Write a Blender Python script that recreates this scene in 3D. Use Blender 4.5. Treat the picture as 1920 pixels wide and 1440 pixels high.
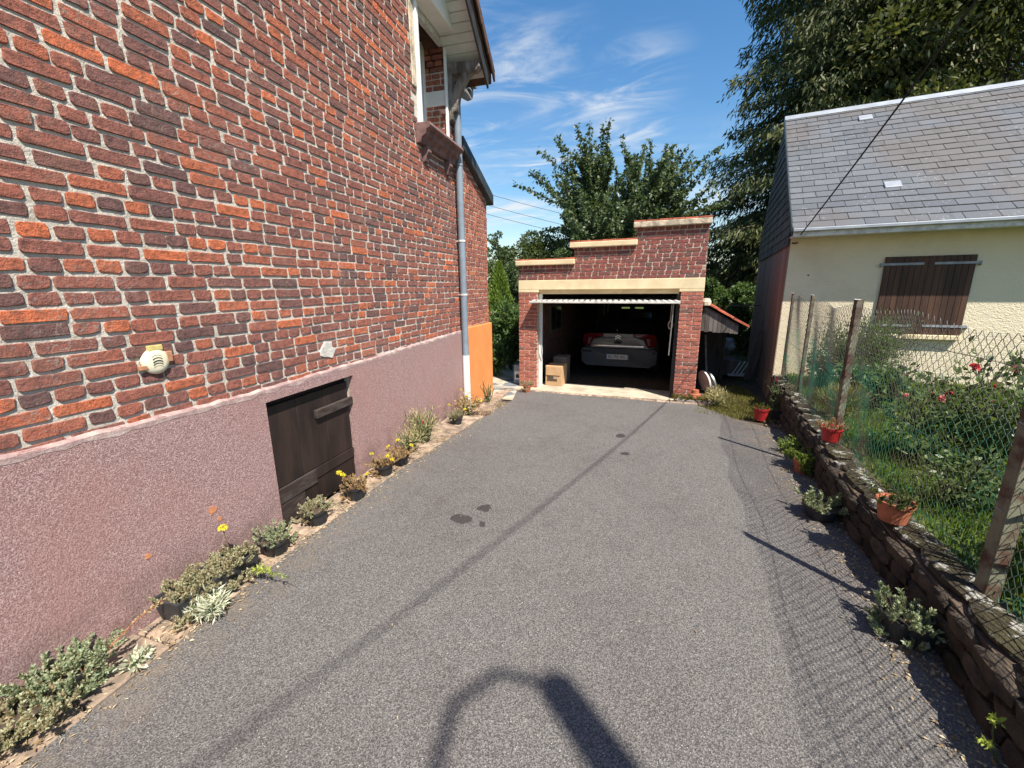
import bpy, bmesh, math, random
import numpy as np
from mathutils import Vector, Matrix

for _o in list(bpy.data.objects):
    bpy.data.objects.remove(_o)
SC = bpy.context.scene
COL = SC.collection
RAD = math.radians

# ------------------------------------------------------------------ camera
F, PITCH, ROLL, YAW, HCAM = 785.0, RAD(13.05), RAD(-0.6), RAD(-15.8), 1.72   # focal length in px of a 1920 px wide frame


def cam_axes():
    cy, sy = math.cos(YAW), math.sin(YAW)
    fwd = np.array([sy * math.cos(PITCH), cy * math.cos(PITCH), -math.sin(PITCH)])
    right = np.array([cy, -sy, 0.0])
    up = np.cross(right, fwd)
    r = right * math.cos(ROLL) + up * math.sin(ROLL)
    u = -right * math.sin(ROLL) + up * math.cos(ROLL)
    return np.array([r, u, fwd])


CM = cam_axes()
cam_d = bpy.data.cameras.new('camera')
cam = bpy.data.objects.new('camera', cam_d)
COL.objects.link(cam)
mw = Matrix.Identity(4)
for i in range(3):
    mw[i][0], mw[i][1], mw[i][2] = CM[0][i], CM[1][i], -CM[2][i]
mw[2][3] = HCAM
cam.matrix_world = mw
cam_d.sensor_width = 36.0
cam_d.lens = F / 1920.0 * 36.0
cam_d.clip_start = 0.05
cam_d.clip_end = 1500.0
SC.camera = cam

# ------------------------------------------------------------------ light
SUN_EL, SUN_AZ = RAD(55.0), RAD(135.0)         # azimuth clockwise from +Y
SUN_DIR = Vector((math.sin(SUN_AZ) * math.cos(SUN_EL), math.cos(SUN_AZ) * math.cos(SUN_EL), math.sin(SUN_EL)))
sun_d = bpy.data.lights.new('sun', 'SUN')
sun_d.energy = 4.6
sun_d.angle = RAD(0.53)
sun_d.color = (1.0, 0.94, 0.84)
sun = bpy.data.objects.new('sun', sun_d)
sun.rotation_euler = (-SUN_DIR).to_track_quat('-Z', 'Y').to_euler()
sun.location = (10, -10, 20)
COL.objects.link(sun)

world = bpy.data.worlds.new('World')
SC.world = world
world.use_nodes = True
wn = world.node_tree
wn.nodes.clear()
W_out = wn.nodes.new('ShaderNodeOutputWorld')
W_bg = wn.nodes.new('ShaderNodeBackground')
W_bg.inputs['Strength'].default_value = 0.085
sky = wn.nodes.new('ShaderNodeTexSky')
sky.sky_type = 'NISHITA'
sky.sun_disc = False
sky.sun_elevation = SUN_EL
sky.sun_rotation = SUN_AZ
sky.altitude = 150
sky.air_density = 1.25
sky.dust_density = 0.7
sky.ozone_density = 2.5
# thin cirrus: direction projected on a flat cloud layer, distorted noise
tc = wn.nodes.new('ShaderNodeTexCoord')
sep = wn.nodes.new('ShaderNodeSeparateXYZ')
wn.links.new(tc.outputs['Generated'], sep.inputs[0])


def wmath(op, a, b=None, clamp=False):
    n = wn.nodes.new('ShaderNodeMath')
    n.operation = op
    n.use_clamp = clamp
    for i, s in enumerate((a, b)):
        if s is None:
            continue
        if isinstance(s, (int, float)):
            n.inputs[i].default_value = s
        else:
            wn.links.new(s, n.inputs[i])
    return n.outputs[0]


zc = wmath('MAXIMUM', wmath('ADD', sep.outputs[2], 0.12), 0.05)
px_, py_ = wmath('DIVIDE', sep.outputs[0], zc), wmath('DIVIDE', sep.outputs[1], zc)
comb = wn.nodes.new('ShaderNodeCombineXYZ')
wn.links.new(px_, comb.inputs[0])
wn.links.new(py_, comb.inputs[1])


def wnoise(scale, loc, sc, detail, rough, dist):
    mp = wn.nodes.new('ShaderNodeMapping')
    mp.inputs['Location'].default_value = loc
    mp.inputs['Rotation'].default_value = (0, 0, RAD(28))
    mp.inputs['Scale'].default_value = sc
    wn.links.new(comb.outputs[0], mp.inputs[0])
    n = wn.nodes.new('ShaderNodeTexNoise')
    n.inputs['Scale'].default_value = scale
    n.inputs['Detail'].default_value = detail
    n.inputs['Roughness'].default_value = rough
    n.inputs['Distortion'].default_value = dist
    wn.links.new(mp.outputs[0], n.inputs['Vector'])
    return n.outputs['Fac']


def wmap(v, a, b):
    m = wn.nodes.new('ShaderNodeMapRange')
    m.interpolation_type = 'SMOOTHSTEP'
    m.inputs[1].default_value = a
    m.inputs[2].default_value = b
    wn.links.new(v, m.inputs[0])
    return m.outputs[0]


def wblob(x, y, rx, ry, rot):
    """soft patch of the cloud layer around the direction (x, y) of the layer"""
    mp = wn.nodes.new('ShaderNodeMapping')
    mp.vector_type = 'TEXTURE'
    mp.inputs['Location'].default_value = (x, y, 0)
    mp.inputs['Rotation'].default_value = (0, 0, rot)
    mp.inputs['Scale'].default_value = (rx, ry, 1)
    wn.links.new(comb.outputs[0], mp.inputs[0])
    ln = wn.nodes.new('ShaderNodeVectorMath')
    ln.operation = 'LENGTH'
    wn.links.new(mp.outputs[0], ln.inputs[0])
    return wmap(ln.outputs['Value'], 1.0, .15)


def layer(x, y):
    cx, cy = (x - 960) / F, -(y - 720) / F
    d = CM.T @ np.array([cx, cy, 1.0])
    d = d / np.linalg.norm(d)
    k = max(d[2] + .12, .05)
    return d[0] / k, d[1] / k


# cirrus patches, where the photograph shows them on the layer
CLOUDS = [(*layer(1100, 262), .85, .42, RAD(12)), (*layer(1010, 300), .6, .5, RAD(-35)), (*layer(1165, 185), .28, .5, 0.3), (*layer(905, 170), .5, .7, .4),
          (*layer(985, 160), .16, .16, 0), (*layer(890, 260), .6, .35, .2), (*layer(1050, 180), .14, .16, 0), (*layer(1330, 370), 1.1, .4, .3), (*layer(980, 395), 1.3, .6, .1)]
n_wide = wmap(wnoise(0.45, (3.1, 1.7, 0.0), (1.0, 1.0, 1.0), 2.0, 0.5, 0.2), 0.50, 0.66)
n_big = wmath('MULTIPLY', n_wide, .6)
for bl_ in CLOUDS:
    n_big = wmath('MAXIMUM', n_big, wblob(*bl_))
n_fine = wmap(wnoise(2.6, (0.4, 2.2, 0.0), (0.7, 1.7, 1.0), 10.0, 0.60, 1.3), 0.40, 0.78)
n_veil = wmap(wnoise(0.9, (5.0, 0.3, 0.0), (1.0, 1.6, 1.0), 5.0, 0.55, 0.5), 0.36, 0.72)
low = wmap(sep.outputs[2], 0.40, 0.06)         # more veil towards the horizon
cl = wmath('ADD', wmath('MULTIPLY', n_big, n_fine), wmath('MULTIPLY', wmath('MULTIPLY', n_veil, low), 0.55), clamp=True)
W_mix = wn.nodes.new('ShaderNodeMix')
W_mix.data_type = 'RGBA'
hs = wn.nodes.new('ShaderNodeHueSaturation')
hs.inputs['Saturation'].default_value = 1.30
hs.inputs['Value'].default_value = 1.0
wn.links.new(sky.outputs[0], hs.inputs['Color'])
wn.links.new(hs.outputs[0], W_mix.inputs[6])
W_mix.inputs[7].default_value = (5.2, 5.4, 5.6, 1.0)
wn.links.new(wmath('MULTIPLY', cl, 0.85), W_mix.inputs[0])
wn.links.new(W_mix.outputs[2], W_bg.inputs['Color'])
wn.links.new(W_bg.outputs[0], W_out.inputs[0])

SC.view_settings.view_transform = 'Standard'
SC.view_settings.look = 'None'
SC.view_settings.exposure = 1.0
SC.view_settings.gamma = 1.0
SC.view_settings.use_curve_mapping = False
SC.render.engine = 'CYCLES'

# ------------------------------------------------------------------ pixel -> place (a pixel gives a direction only)
GY, GZ = [3.5, 5.8, 7.0, 7.9, 9.5], [0.0, -0.065, -0.15, -0.20, -0.25]


def gz(y):
    return float(np.interp(y, GY, GZ))


def ray(x, y):
    return CM.T @ np.array([(x - 960) / F, -(y - 720) / F, 1.0])


def G(x, y, z=None):
    d = ray(x, y)
    if z is None:
        z = 0.0
        for _ in range(40):
            z = gz((d * ((z - HCAM) / d[2]))[1])
    p = d * ((z - HCAM) / d[2])
    return np.array([p[0], p[1], z])


XW = -2.4


def WX(x, y, X=XW):
    d = ray(x, y)
    return d * (X / d[0]) + [0, 0, HCAM]


def PR(p):
    c = CM @ (np.asarray(p, float) - [0, 0, HCAM])
    return np.array([960 + F * c[0] / c[2], 720 - F * c[1] / c[2], c[2]])


def PL(x, y, A, u):
    """point on the vertical plane through A along unit vector u -> (distance along u, z)"""
    n = np.array([-u[1], u[0]])
    d = ray(x, y)
    p = d * (np.dot(n, A[:2]) / np.dot(n, d[:2]))
    return float(np.dot(p[:2] - A[:2], u)), float(p[2] + HCAM)


# ------------------------------------------------------------------ mesh helpers
def V3(*a):
    return np.array(a, float)


class MB:
    def __init__(s):
        s.v, s.f = [], []

    def add(s, vs, fs):
        b = len(s.v)
        s.v += [tuple(map(float, p)) for p in vs]
        s.f += [tuple(i + b for i in f) for f in fs]
        return s

    def obox(s, o, a, b, c):
        o, a, b, c = [np.asarray(t, float) for t in (o, a, b, c)]
        if np.dot(np.cross(a, b), c) < 0:
            a, b = b, a
        p = [o, o + a, o + a + b, o + b, o + c, o + a + c, o + a + b + c, o + b + c]
        return s.add(p, [(3, 2, 1, 0), (4, 5, 6, 7), (0, 1, 5, 4), (1, 2, 6, 5), (2, 3, 7, 6), (3, 0, 4, 7)])

    def box(s, lo, hi):
        lo, hi = np.minimum(lo, hi), np.maximum(lo, hi)
        d = hi - lo
        return s.obox(lo, (d[0], 0, 0), (0, d[1], 0), (0, 0, d[2]))

    def prism(s, pts, ext):
        pts = [np.asarray(p, float) for p in pts]
        ext = np.asarray(ext, float)
        n = len(pts)
        nn = sum((np.cross(pts[i] - pts[0], pts[(i + 1) % n] - pts[0]) for i in range(1, n)), np.zeros(3))
        if np.dot(nn, ext) > 0:
            pts = pts[::-1]
        vs = pts + [p + ext for p in pts]
        fs = [tuple(range(n)), tuple(range(2 * n - 1, n - 1, -1))]
        fs += [((i + 1) % n, i, n + i, n + (i + 1) % n) for i in range(n)]
        return s.add(vs, fs)

    def tube(s, pts, r, n=8, cap=True):
        pts = [np.asarray(p, float) for p in pts]
        m = len(pts)
        rr = [r] * m if np.isscalar(r) else list(r)
        vs, fs = [], []
        ref = None
        for i in range(m):
            t = pts[min(i + 1, m - 1)] - pts[max(i - 1, 0)]
            t = t / (np.linalg.norm(t) + 1e-9)
            if ref is None:
                ref = np.array([0, 0, 1.0]) if abs(t[2]) < .9 else np.array([1.0, 0, 0])
            a = np.cross(t, ref)
            a /= np.linalg.norm(a) + 1e-9
            b = np.cross(a, t)
            ref = b
            for k in range(n):
                w = 2 * math.pi * k / n
                vs.append(pts[i] + rr[i] * (math.cos(w) * a + math.sin(w) * b))
        for i in range(m - 1):
            for k in range(n):
                k2 = (k + 1) % n
                fs.append((i * n + k, i * n + k2, (i + 1) * n + k2, (i + 1) * n + k))
        if cap:
            fs.append(tuple(range(n - 1, -1, -1)))
            fs.append(tuple(range((m - 1) * n, m * n)))
        return s.add(vs, fs)

    def lathe(s, prof, o=(0, 0, 0), n=24, ax=((1, 0, 0), (0, 1, 0), (0, 0, 1)), wob=0, rnd=None):
        o = np.asarray(o, float)
        X, Y, Z = [np.asarray(a, float) for a in ax]
        vs, fs = [], []
        for r, z in prof:
            for k in range(n):
                w = 2 * math.pi * k / n
                vs.append(o + X * r * math.cos(w) + Y * r * math.sin(w) + Z * z)
        for i in range(len(prof) - 1):
            for k in range(n):
                k2 = (k + 1) % n
                fs.append((i * n + k, i * n + k2, (i + 1) * n + k2, (i + 1) * n + k))
        if prof[0][0] > 1e-6:
            fs.append(tuple(range(n - 1, -1, -1)))
        if prof[-1][0] > 1e-6:
            fs.append(tuple(range((len(prof) - 1) * n, len(prof) * n)))
        return s.add(vs, fs)

    def grid(s, fn, nu, nv):
        vs = [fn(i / nu, j / nv) for j in range(nv + 1) for i in range(nu + 1)]
        fs = [(j * (nu + 1) + i, j * (nu + 1) + i + 1, (j + 1) * (nu + 1) + i + 1, (j + 1) * (nu + 1) + i)
              for j in range(nv) for i in range(nu)]
        return s.add(vs, fs)

    def mesh(s, name, mat=None, smooth=False, bevel=0, seg=1, merge=False):
        me = bpy.data.meshes.new(name)
        me.from_pydata(s.v, [], s.f)
        if merge or bevel:
            bm = bmesh.new()
            bm.from_mesh(me)
            if merge:
                bmesh.ops.remove_doubles(bm, verts=bm.verts, dist=1e-4)
            if bevel:
                bmesh.ops.bevel(bm, geom=[e for e in bm.edges if e.is_manifold and e.calc_face_angle(0) > .5],
                                offset=bevel, segments=seg, affect='EDGES', profile=.6, clamp_overlap=True)
            bm.to_mesh(me)
            bm.free()
        if mat:
            me.materials.append(mat)
        if smooth:
            me.shade_smooth()
            me.set_sharp_from_angle(angle=RAD(42))
        me.update()
        return me

    def build(s, name, mat, parent=None, smooth=False, bevel=0, seg=1, merge=False):
        return obj(name, s.mesh(name, mat, smooth, bevel, seg, merge), parent)


def np_mesh(name, V, nper, mat, faces=None, smooth=False):
    """V: (N*nper,3) vertices; each group of nper verts is one polygon (or use faces array (M,k))"""
    V = np.ascontiguousarray(V, dtype=np.float32).reshape(-1, 3)
    if faces is None:
        faces = np.arange(len(V), dtype=np.int32).reshape(-1, nper)
    faces = np.ascontiguousarray(faces, dtype=np.int32)
    k = faces.shape[1]
    me = bpy.data.meshes.new(name)
    me.vertices.add(len(V))
    me.vertices.foreach_set('co', V.ravel())
    me.loops.add(faces.size)
    me.loops.foreach_set('vertex_index', faces.ravel())
    me.polygons.add(len(faces))
    me.polygons.foreach_set('loop_start', np.arange(0, faces.size, k, dtype=np.int32))
    me.polygons.foreach_set('loop_total', np.full(len(faces), k, dtype=np.int32))
    me.update(calc_edges=True)
    me.validate()
    if mat:
        me.materials.append(mat)
    if smooth:
        me.shade_smooth()
    return me


PBASE = {}


def obj(name, me, parent=None, loc=None):
    o = bpy.data.objects.new(name, me)
    COL.objects.link(o)
    if loc is not None:
        o.location = loc
    if parent is not None:
        o.parent = parent
        o.matrix_parent_inverse = PBASE[parent.name]
    PBASE[o.name] = Matrix.Identity(4) if loc is None else Matrix.Translation(Vector(loc)).inverted()
    return o


def tag(o, label, cat, group=None):
    o['label'] = label
    o['category'] = cat
    if group:
        o['group'] = group
    return o


def thing(name, label, cat, loc=(0, 0, 0), group=None):
    e = bpy.data.objects.new(name, None)
    COL.objects.link(e)
    e.location = loc
    e.empty_display_size = .1
    PBASE[e.name] = Matrix.Translation(Vector(loc)).inverted()
    return tag(e, label, cat, group)


def struct(o):
    o['kind'] = 'structure'
    return o


def stuff(o):
    o['kind'] = 'stuff'
    return o


def copy_tree(o, parent=None):
    c = o.copy()
    COL.objects.link(c)
    if parent is not None:
        c.parent = parent
    for ch in [k for k in bpy.data.objects if k.parent is o]:
        copy_tree(ch, c)
    return c


# ------------------------------------------------------------------ material helpers
class NT:
    def __init__(s, name):
        s.m = bpy.data.materials.new(name)
        s.m.use_nodes = True
        s.t = s.m.node_tree
        s.b = s.t.nodes['Principled BSDF']
        s.geo = s.n('ShaderNodeNewGeometry')
        s.pos = s.geo.outputs['Position']

    def n(s, k, **kw):
        x = s.t.nodes.new(k)
        for a, b in kw.items():
            setattr(x, a, b)
        return x

    def set(s, sock, v):
        if v is None:
            return
        if isinstance(v, bpy.types.NodeSocket):
            s.t.links.new(v, sock)
        elif isinstance(v, (tuple, list)) and len(v) == 3 and sock.type == 'RGBA':
            sock.default_value = (*v, 1)
        else:
            sock.default_value = v

    def noise(s, scale, detail=4, rough=.6, dist=0, vec=None, col=False):
        x = s.n('ShaderNodeTexNoise')
        x.inputs['Scale'].default_value = scale
        x.inputs['Detail'].default_value = detail
        x.inputs['Roughness'].default_value = rough
        x.inputs['Distortion'].default_value = dist
        s.set(x.inputs['Vector'], s.pos if vec is None else vec)
        return x.outputs['Color' if col else 'Fac']

    def voro(s, scale, feat='F1', vec=None, out='Distance', rand=1.0):
        x = s.n('ShaderNodeTexVoronoi', feature=feat)
        x.inputs['Scale'].default_value = scale
        x.inputs['Randomness'].default_value = rand
        s.set(x.inputs['Vector'], s.pos if vec is None else vec)
        return x.outputs[out]

    def mapv(s, scale=(1, 1, 1), rot=(0, 0, 0), loc=(0, 0, 0), vec=None):
        x = s.n('ShaderNodeMapping')
        x.inputs['Scale'].default_value = scale
        x.inputs['Rotation'].default_value = rot
        x.inputs['Location'].default_value = loc
        s.set(x.inputs[0], s.pos if vec is None else vec)
        return x.outputs[0]

    def math(s, op, a, b=0.0, clamp=False):
        x = s.n('ShaderNodeMath', operation=op, use_clamp=clamp)
        s.set(x.inputs[0], a)
        s.set(x.inputs[1], b)
        return x.outputs[0]

    def step(s, v, a, b, o0=0.0, o1=1.0):
        x = s.n('ShaderNodeMapRange', interpolation_type='SMOOTHSTEP')
        s.set(x.inputs[0], v)
        x.inputs[1].default_value, x.inputs[2].default_value = a, b
        x.inputs[3].default_value, x.inputs[4].default_value = o0, o1
        return x.outputs[0]

    def ramp(s, v, stops, interp='LINEAR'):
        x = s.n('ShaderNodeValToRGB')
        cr = x.color_ramp
        cr.interpolation = interp
        while len(cr.elements) < len(stops):
            cr.elements.new(.5)
        for e, (p, c) in zip(cr.elements, stops):
            e.position = p
            e.color = (*c, 1) if len(c) == 3 else c
        s.set(x.inputs[0], v)
        return x.outputs[0]

    def mix(s, f, a, b, mode='MIX'):
        x = s.n('ShaderNodeMix', data_type='RGBA', blend_type=mode)
        s.set(x.inputs[0], f)
        s.set(x.inputs[6], a)
        s.set(x.inputs[7], b)
        return x.outputs[2]

    def bump(s, h, strength=.5, dist=.01, normal=None):
        x = s.n('ShaderNodeBump')
        x.inputs['Strength'].default_value = strength
        x.inputs['Distance'].default_value = dist
        s.set(x.inputs['Height'], h)
        if normal is not None:
            s.set(x.inputs['Normal'], normal)
        s.t.links.new(x.outputs[0], s.b.inputs['Normal'])
        return x.outputs[0]

    def rnd(s):
        oi = s.n('ShaderNodeObjectInfo')
        return s.math('FRACT', s.math('ADD', oi.outputs['Random'], s.geo.outputs['Random Per Island']))

    def done(s, col=None, rough=.8, metal=0.0, spec=.3, **kw):
        s.set(s.b.inputs['Base Color'], col)
        s.set(s.b.inputs['Roughness'], rough)
        s.set(s.b.inputs['Metallic'], metal)
        s.set(s.b.inputs['Specular IOR Level'], spec)
        for k, v in kw.items():
            s.set(s.b.inputs[k], v)
        return s.m


def simple(name, c1, c2=None, scale=6.0, rough=.8, bscale=60.0, bstr=.25, bdist=.004, metal=0.0, spec=.3, detail=5, vecscale=None, var=0.0):
    t = NT(name)
    vec = t.mapv(vecscale) if vecscale else None
    c2 = c2 or tuple(x * .7 for x in c1)
    col = t.mix(t.step(t.noise(scale, detail, vec=vec), .35, .65), c1, c2)
    if var:
        col = t.mix(1.0, col, t.ramp(t.rnd(), [(0, (1 - var,) * 3), (1, (1 + var * .6,) * 3)]), 'MULTIPLY')
    if bstr:
        t.bump(t.noise(bscale, 5, .65, vec=vec), bstr, bdist)
    return t.done(col, rough, metal, spec)


def brick_mat(name, stops, dark_mottle=(.055, .04, .04), bloom=.25):
    t = NT(name)
    base = t.mix(1, t.mix(.16, t.ramp(t.rnd(), stops), (.21, .14, .125)), (1.16, 1.14, 1.12), 'MULTIPLY')
    mott = t.noise(30, 6, .7)
    col = t.mix(t.step(mott, .38, .68), t.mix(1, base, (1.25, 1.2, 1.18), 'MULTIPLY'), t.mix(.42, base, dark_mottle))
    tint = t.noise(9, 3, .5)
    col = t.mix(t.step(tint, .50, .75, 0, .4), col, t.mix(.5, base, (.30, .17, .11)))
    pits = t.noise(75, 4, .65)
    col = t.mix(t.step(pits, .60, .70, 0, .8), col, dark_mottle)
    lime = t.math('MULTIPLY', t.step(t.noise(2.1, 4, .6), .48, .70), t.step(t.noise(60, 4, .7), .50, .64))
    col = t.mix(t.math('MULTIPLY', lime, bloom), col, (.55, .50, .44))
    h = t.math('ADD', t.math('MULTIPLY', t.noise(40, 6, .75), 1.0), t.math('MULTIPLY', t.noise(120, 3, .6), .4))
    t.bump(h, 1.0, .014)
    return t.done(col, .92, spec=.12)


M_BRICK = brick_mat('house_brick', [(0, (.095, .055, .055)), (.08, (.145, .07, .063)), (.25, (.195, .078, .063)), (.55, (.24, .088, .064)),
                                    (.78, (.28, .092, .06)), (.90, (.36, .105, .05)), (1, (.50, .13, .05))], bloom=.4)
M_BRICK_EXT = brick_mat('extension_brick', [(0, (.18, .065, .055)), (.3, (.25, .085, .062)), (.8, (.31, .105, .068)), (1, (.43, .145, .07))], bloom=.1)
M_BRICK_GAR = brick_mat('garage_brick', [(0, (.10, .07, .065)), (.12, (.15, .055, .05)), (.4, (.19, .055, .05)), (.8, (.225, .065, .055)), (1, (.27, .085, .065))], bloom=.15)
M_BRICK_IN = brick_mat('shaded_inside_brick', [(0, (.04, .025, .022)), (1, (.09, .035, .028))], dark_mottle=(.02, .016, .015), bloom=.05)  # darker copy of the garage brick, with the indoor shade put into its colour
M_BRICK_PIL = brick_mat('pillar_brick', [(0, (.13, .08, .07)), (.10, (.26, .085, .062)), (.5, (.35, .11, .078)), (1, (.42, .14, .09))], bloom=.2)


def mortar_mat(name, c1, c2):
    t = NT(name)
    col = t.mix(t.step(t.noise(14, 6, .65), .35, .7), c1, c2)
    col = t.mix(t.step(t.noise(3.0, 4), .55, .75, 0, .5), col, tuple(x * .55 for x in c2))
    t.bump(t.math('ADD', t.noise(70, 5, .7), t.math('MULTIPLY', t.noise(25, 3), .8)), .9, .012)
    return t.done(col, .95, spec=.1)


M_MORTAR = mortar_mat('lime_mortar', (.60, .55, .47), (.46, .41, .345))
M_MORTAR_G = mortar_mat('garage_mortar', (.58, .48, .38), (.42, .33, .26))


def plinth_mat():
    t = NT('pink_pebbledash')
    g = t.noise(210, 3, .65)
    g2 = t.noise(70, 4, .6)
    big = t.noise(1.3, 5, .6)
    col = t.ramp(g, [(.34, (.16, .088, .085)), (.50, (.36, .225, .212)), (.64, (.62, .455, .42))])
    col = t.mix(t.step(g2, .42, .66, 0, .4), col, (.22, .13, .122))
    col = t.mix(t.step(big, .45, .72, 0, .45), col, (.37, .19, .165))
    sepz = t.n('ShaderNodeSeparateXYZ')
    t.t.links.new(t.pos, sepz.inputs[0])
    splash = t.math('MULTIPLY', t.step(sepz.outputs[2], .42, .02), t.step(t.noise(5, 5, .6), .38, .62))   # rain-splash dirt
    col = t.mix(t.math('MULTIPLY', splash, .55), col, (.10, .075, .06))
    t.bump(t.math('ADD', g, t.math('MULTIPLY', g2, .7)), .9, .007)
    return t.done(col, .92, spec=.15)


M_PLINTH = plinth_mat()
M_PLINTH_EDGE = simple('pink_cement_edge', (.46, .35, .31), (.30, .20, .19), 12, .95, 80, .6, .008)
M_ORANGE = simple('orange_paint', (.72, .27, .085), (.66, .235, .07), 3, .85, 45, .18, .004)
M_PAINT_SPOT = simple('orange_splash', (.56, .22, .085), (.40, .19, .12), 45, .85)


def asphalt_mat():
    t = NT('asphalt')
    cell = t.n('ShaderNodeSeparateColor')
    t.set(cell.inputs[0], t.voro(210, out='Color'))
    g = t.math('ADD', t.math('MULTIPLY', t.noise(130, 3, .7), .62), t.math('MULTIPLY', cell.outputs[0], .38))
    g2 = t.voro(210)
    col = t.ramp(g, [(.34, (.068, .063, .061)), (.5, (.122, .114, .109)), (.68, (.215, .200, .188))])
    spark = t.math('MULTIPLY', t.step(t.voro(75, 'F1'), .20, .08), t.step(t.noise(23, 2), .50, .58))
    col = t.mix(t.math('MULTIPLY', spark, .8), col, (.62, .59, .54))
    big = t.noise(.9, 4, .6)
    col = t.mix(t.step(big, .42, .68, 0, .4), col, t.mix(1, col, (.72, .66, .67), 'MULTIPLY'))
    mid = t.noise(6, 5, .6)
    col = t.mix(t.step(mid, .50, .72, 0, .35), col, t.mix(1, col, (.70, .68, .68), 'MULTIPLY'))
    # dust and grit washed to the edges
    sx = t.n('ShaderNodeSeparateXYZ')
    t.t.links.new(t.pos, sx.inputs[0])
    edge = t.math('MAXIMUM', t.step(sx.outputs[0], -1.70, -2.15), t.step(sx.outputs[0], 1.05, 1.6))
    dirt = t.math('MULTIPLY', edge, t.step(t.noise(7, 6, .65), .42, .66))
    col = t.mix(t.math('MULTIPLY', dirt, .6), col, (.20, .155, .11))
    # wet spots with their own outline
    wob = t.noise(9, 4, .6, col=True)
    wv = t.n('ShaderNodeVectorMath', operation='MULTIPLY_ADD')
    t.set(wv.inputs[0], wob)
    wv.inputs[1].default_value = (.12, .12, 0)
    t.set(wv.inputs[2], t.pos)
    wet = None
    for (wx_, wy_, rx, ry) in ((-1.17, 2.66, .085, .065), (-1.05, 2.87, .05, .055), (-.99, 2.64, .035, .04), (-.05, 4.95, .07, .08), (.02, 4.35, .06, .05)):
        mp = t.mapv(loc=(-(wx_ + .06) / rx, -(wy_ + .06) / ry, 0), scale=(1 / rx, 1 / ry, 0), vec=wv.outputs[0])
        ln = t.n('ShaderNodeVectorMath', operation='LENGTH')
        t.set(ln.inputs[0], mp)
        k = t.step(ln.outputs['Value'], 1.02, .92)
        wet = k if wet is None else t.math('MAXIMUM', wet, k)
    col = t.mix(t.math('MULTIPLY', wet, .72), col, (.022, .021, .022))
    t.bump(t.math('ADD', g, t.math('MULTIPLY', g2, .8)), .6, .006)
    return t.done(col, t.step(wet, 0, 1, .88, .5), spec=.25)


M_ASPHALT = asphalt_mat()
M_EDGING = simple('edging_stone', (.40, .29, .21), (.17, .13, .10), 11, .9, 60, .5, .008, var=.25)
M_DIRT = simple('dirt', (.13, .095, .065), (.075, .055, .04), 8, .98, 60, .8, .012)
M_GRASSGROUND = simple('grass_ground', (.055, .085, .025), (.085, .10, .035), 3, .95, 40, .9, .03)
M_LAWN = simple('lawn_soil', (.06, .095, .022), (.10, .13, .035), 2, .95, 60, .9, .02)
M_CREAM = simple('cream_concrete', (.72, .60, .38), (.62, .50, .31), 4, .85, 40, .3, .006)
M_CREAM_OLD = simple('weathered_cream_stone', (.60, .50, .37), (.30, .25, .19), 9, .9, 30, .8, .012)
M_SLAB = simple('concrete_slab', (.48, .42, .32), (.33, .28, .21), 4, .9, 50, .4, .006)
M_WHITE = simple('white_pvc', (.80, .80, .78), (.72, .72, .69), 4, .45, 0, 0, spec=.4)
M_WHITE_OLD = simple('worn_white_paint', (.66, .65, .61), (.46, .44, .40), 14, .75, 60, .3)
M_GREYPVC = simple('grey_pvc', (.20, .245, .29), (.16, .195, .235), 5, .5, 0, 0, spec=.4)
M_DARKMETAL = simple('dark_metal_edge', (.045, .06, .068), (.03, .04, .045), 5, .5, 0, 0, spec=.4)
M_TILE_BROWN = simple('brown_roof_tile', (.13, .065, .045), (.08, .045, .035), 8, .85, 40, .5, .008, var=.3)
M_TILE_RED = simple('red_roof_tile', (.48, .13, .07), (.33, .085, .05), 8, .85, 40, .5, .008, var=.3)
M_SOFFIT = simple('soffit_board', (.60, .60, .57), (.52, .52, .49), 4, .6, 0, 0)
M_WOODOLD = simple('weathered_timber', (.26, .23, .21), (.09, .075, .065), 10, .95, 40, 1.0, .02, vecscale=(1, 1, .35))
M_HATCH = simple('dark_brown_painted_wood', (.016, .011, .010), (.032, .020, .016), 9, .55, 30, .3, .004, vecscale=(1, 1, .2), spec=.35, var=.25)
M_HATCH_WORN = simple('worn_brown_wood', (.032, .021, .018), (.065, .05, .043), 25, .8, 40, .5, .004, vecscale=(1, .3, 1))
M_SILL = simple('moulded_stone_sill', (.21, .125, .115), (.13, .075, .07), 10, .85, 40, .4, .008)
M_GLASS = NT('window_glass').done((.02, .025, .03), .05, 0, .6)
M_BLACK = simple('black_plastic', (.018, .019, .021), (.03, .03, .032), 12, .5, 0, 0, spec=.4)
M_DARKGREY = simple('dark_grey_plastic', (.045, .047, .05), (.03, .03, .033), 10, .55, 0, 0, spec=.4)
M_TERRA = simple('terracotta', (.42, .14, .075), (.30, .095, .05), 12, .85, 60, .3, var=.1)
M_REDPLASTIC = simple('red_plastic', (.42, .03, .03), (.33, .02, .022), 8, .4, 0, 0, spec=.45)
M_SOIL = simple('potting_soil', (.05, .035, .025), (.09, .065, .045), 40, .98, 80, .9, .01)
M_RUST = simple('rusty_iron', (.16, .075, .04), (.075, .045, .035), 16, .85, 60, .5, .005)
M_POST = simple('lichened_iron_post', (.085, .042, .03), (.19, .185, .13), 9, .9, 50, .5, .006)
M_GALV = simple('galvanised_steel', (.38, .39, .40), (.26, .27, .28), 12, .5, 0, 0, metal=.6)
M_SHADEWALL = simple('shaded_inside_mortar', (.10, .085, .07), (.06, .05, .042), 6, .95, 50, .5, .008)  # inner walls coloured dark to stand for the gloom of the garage
M_FLOORDARK = simple('shaded_inside_floor', (.075, .07, .062), (.045, .042, .038), 4, .85, 40, .3, .005)  # shade beyond the threshold painted into the floor colour
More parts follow.
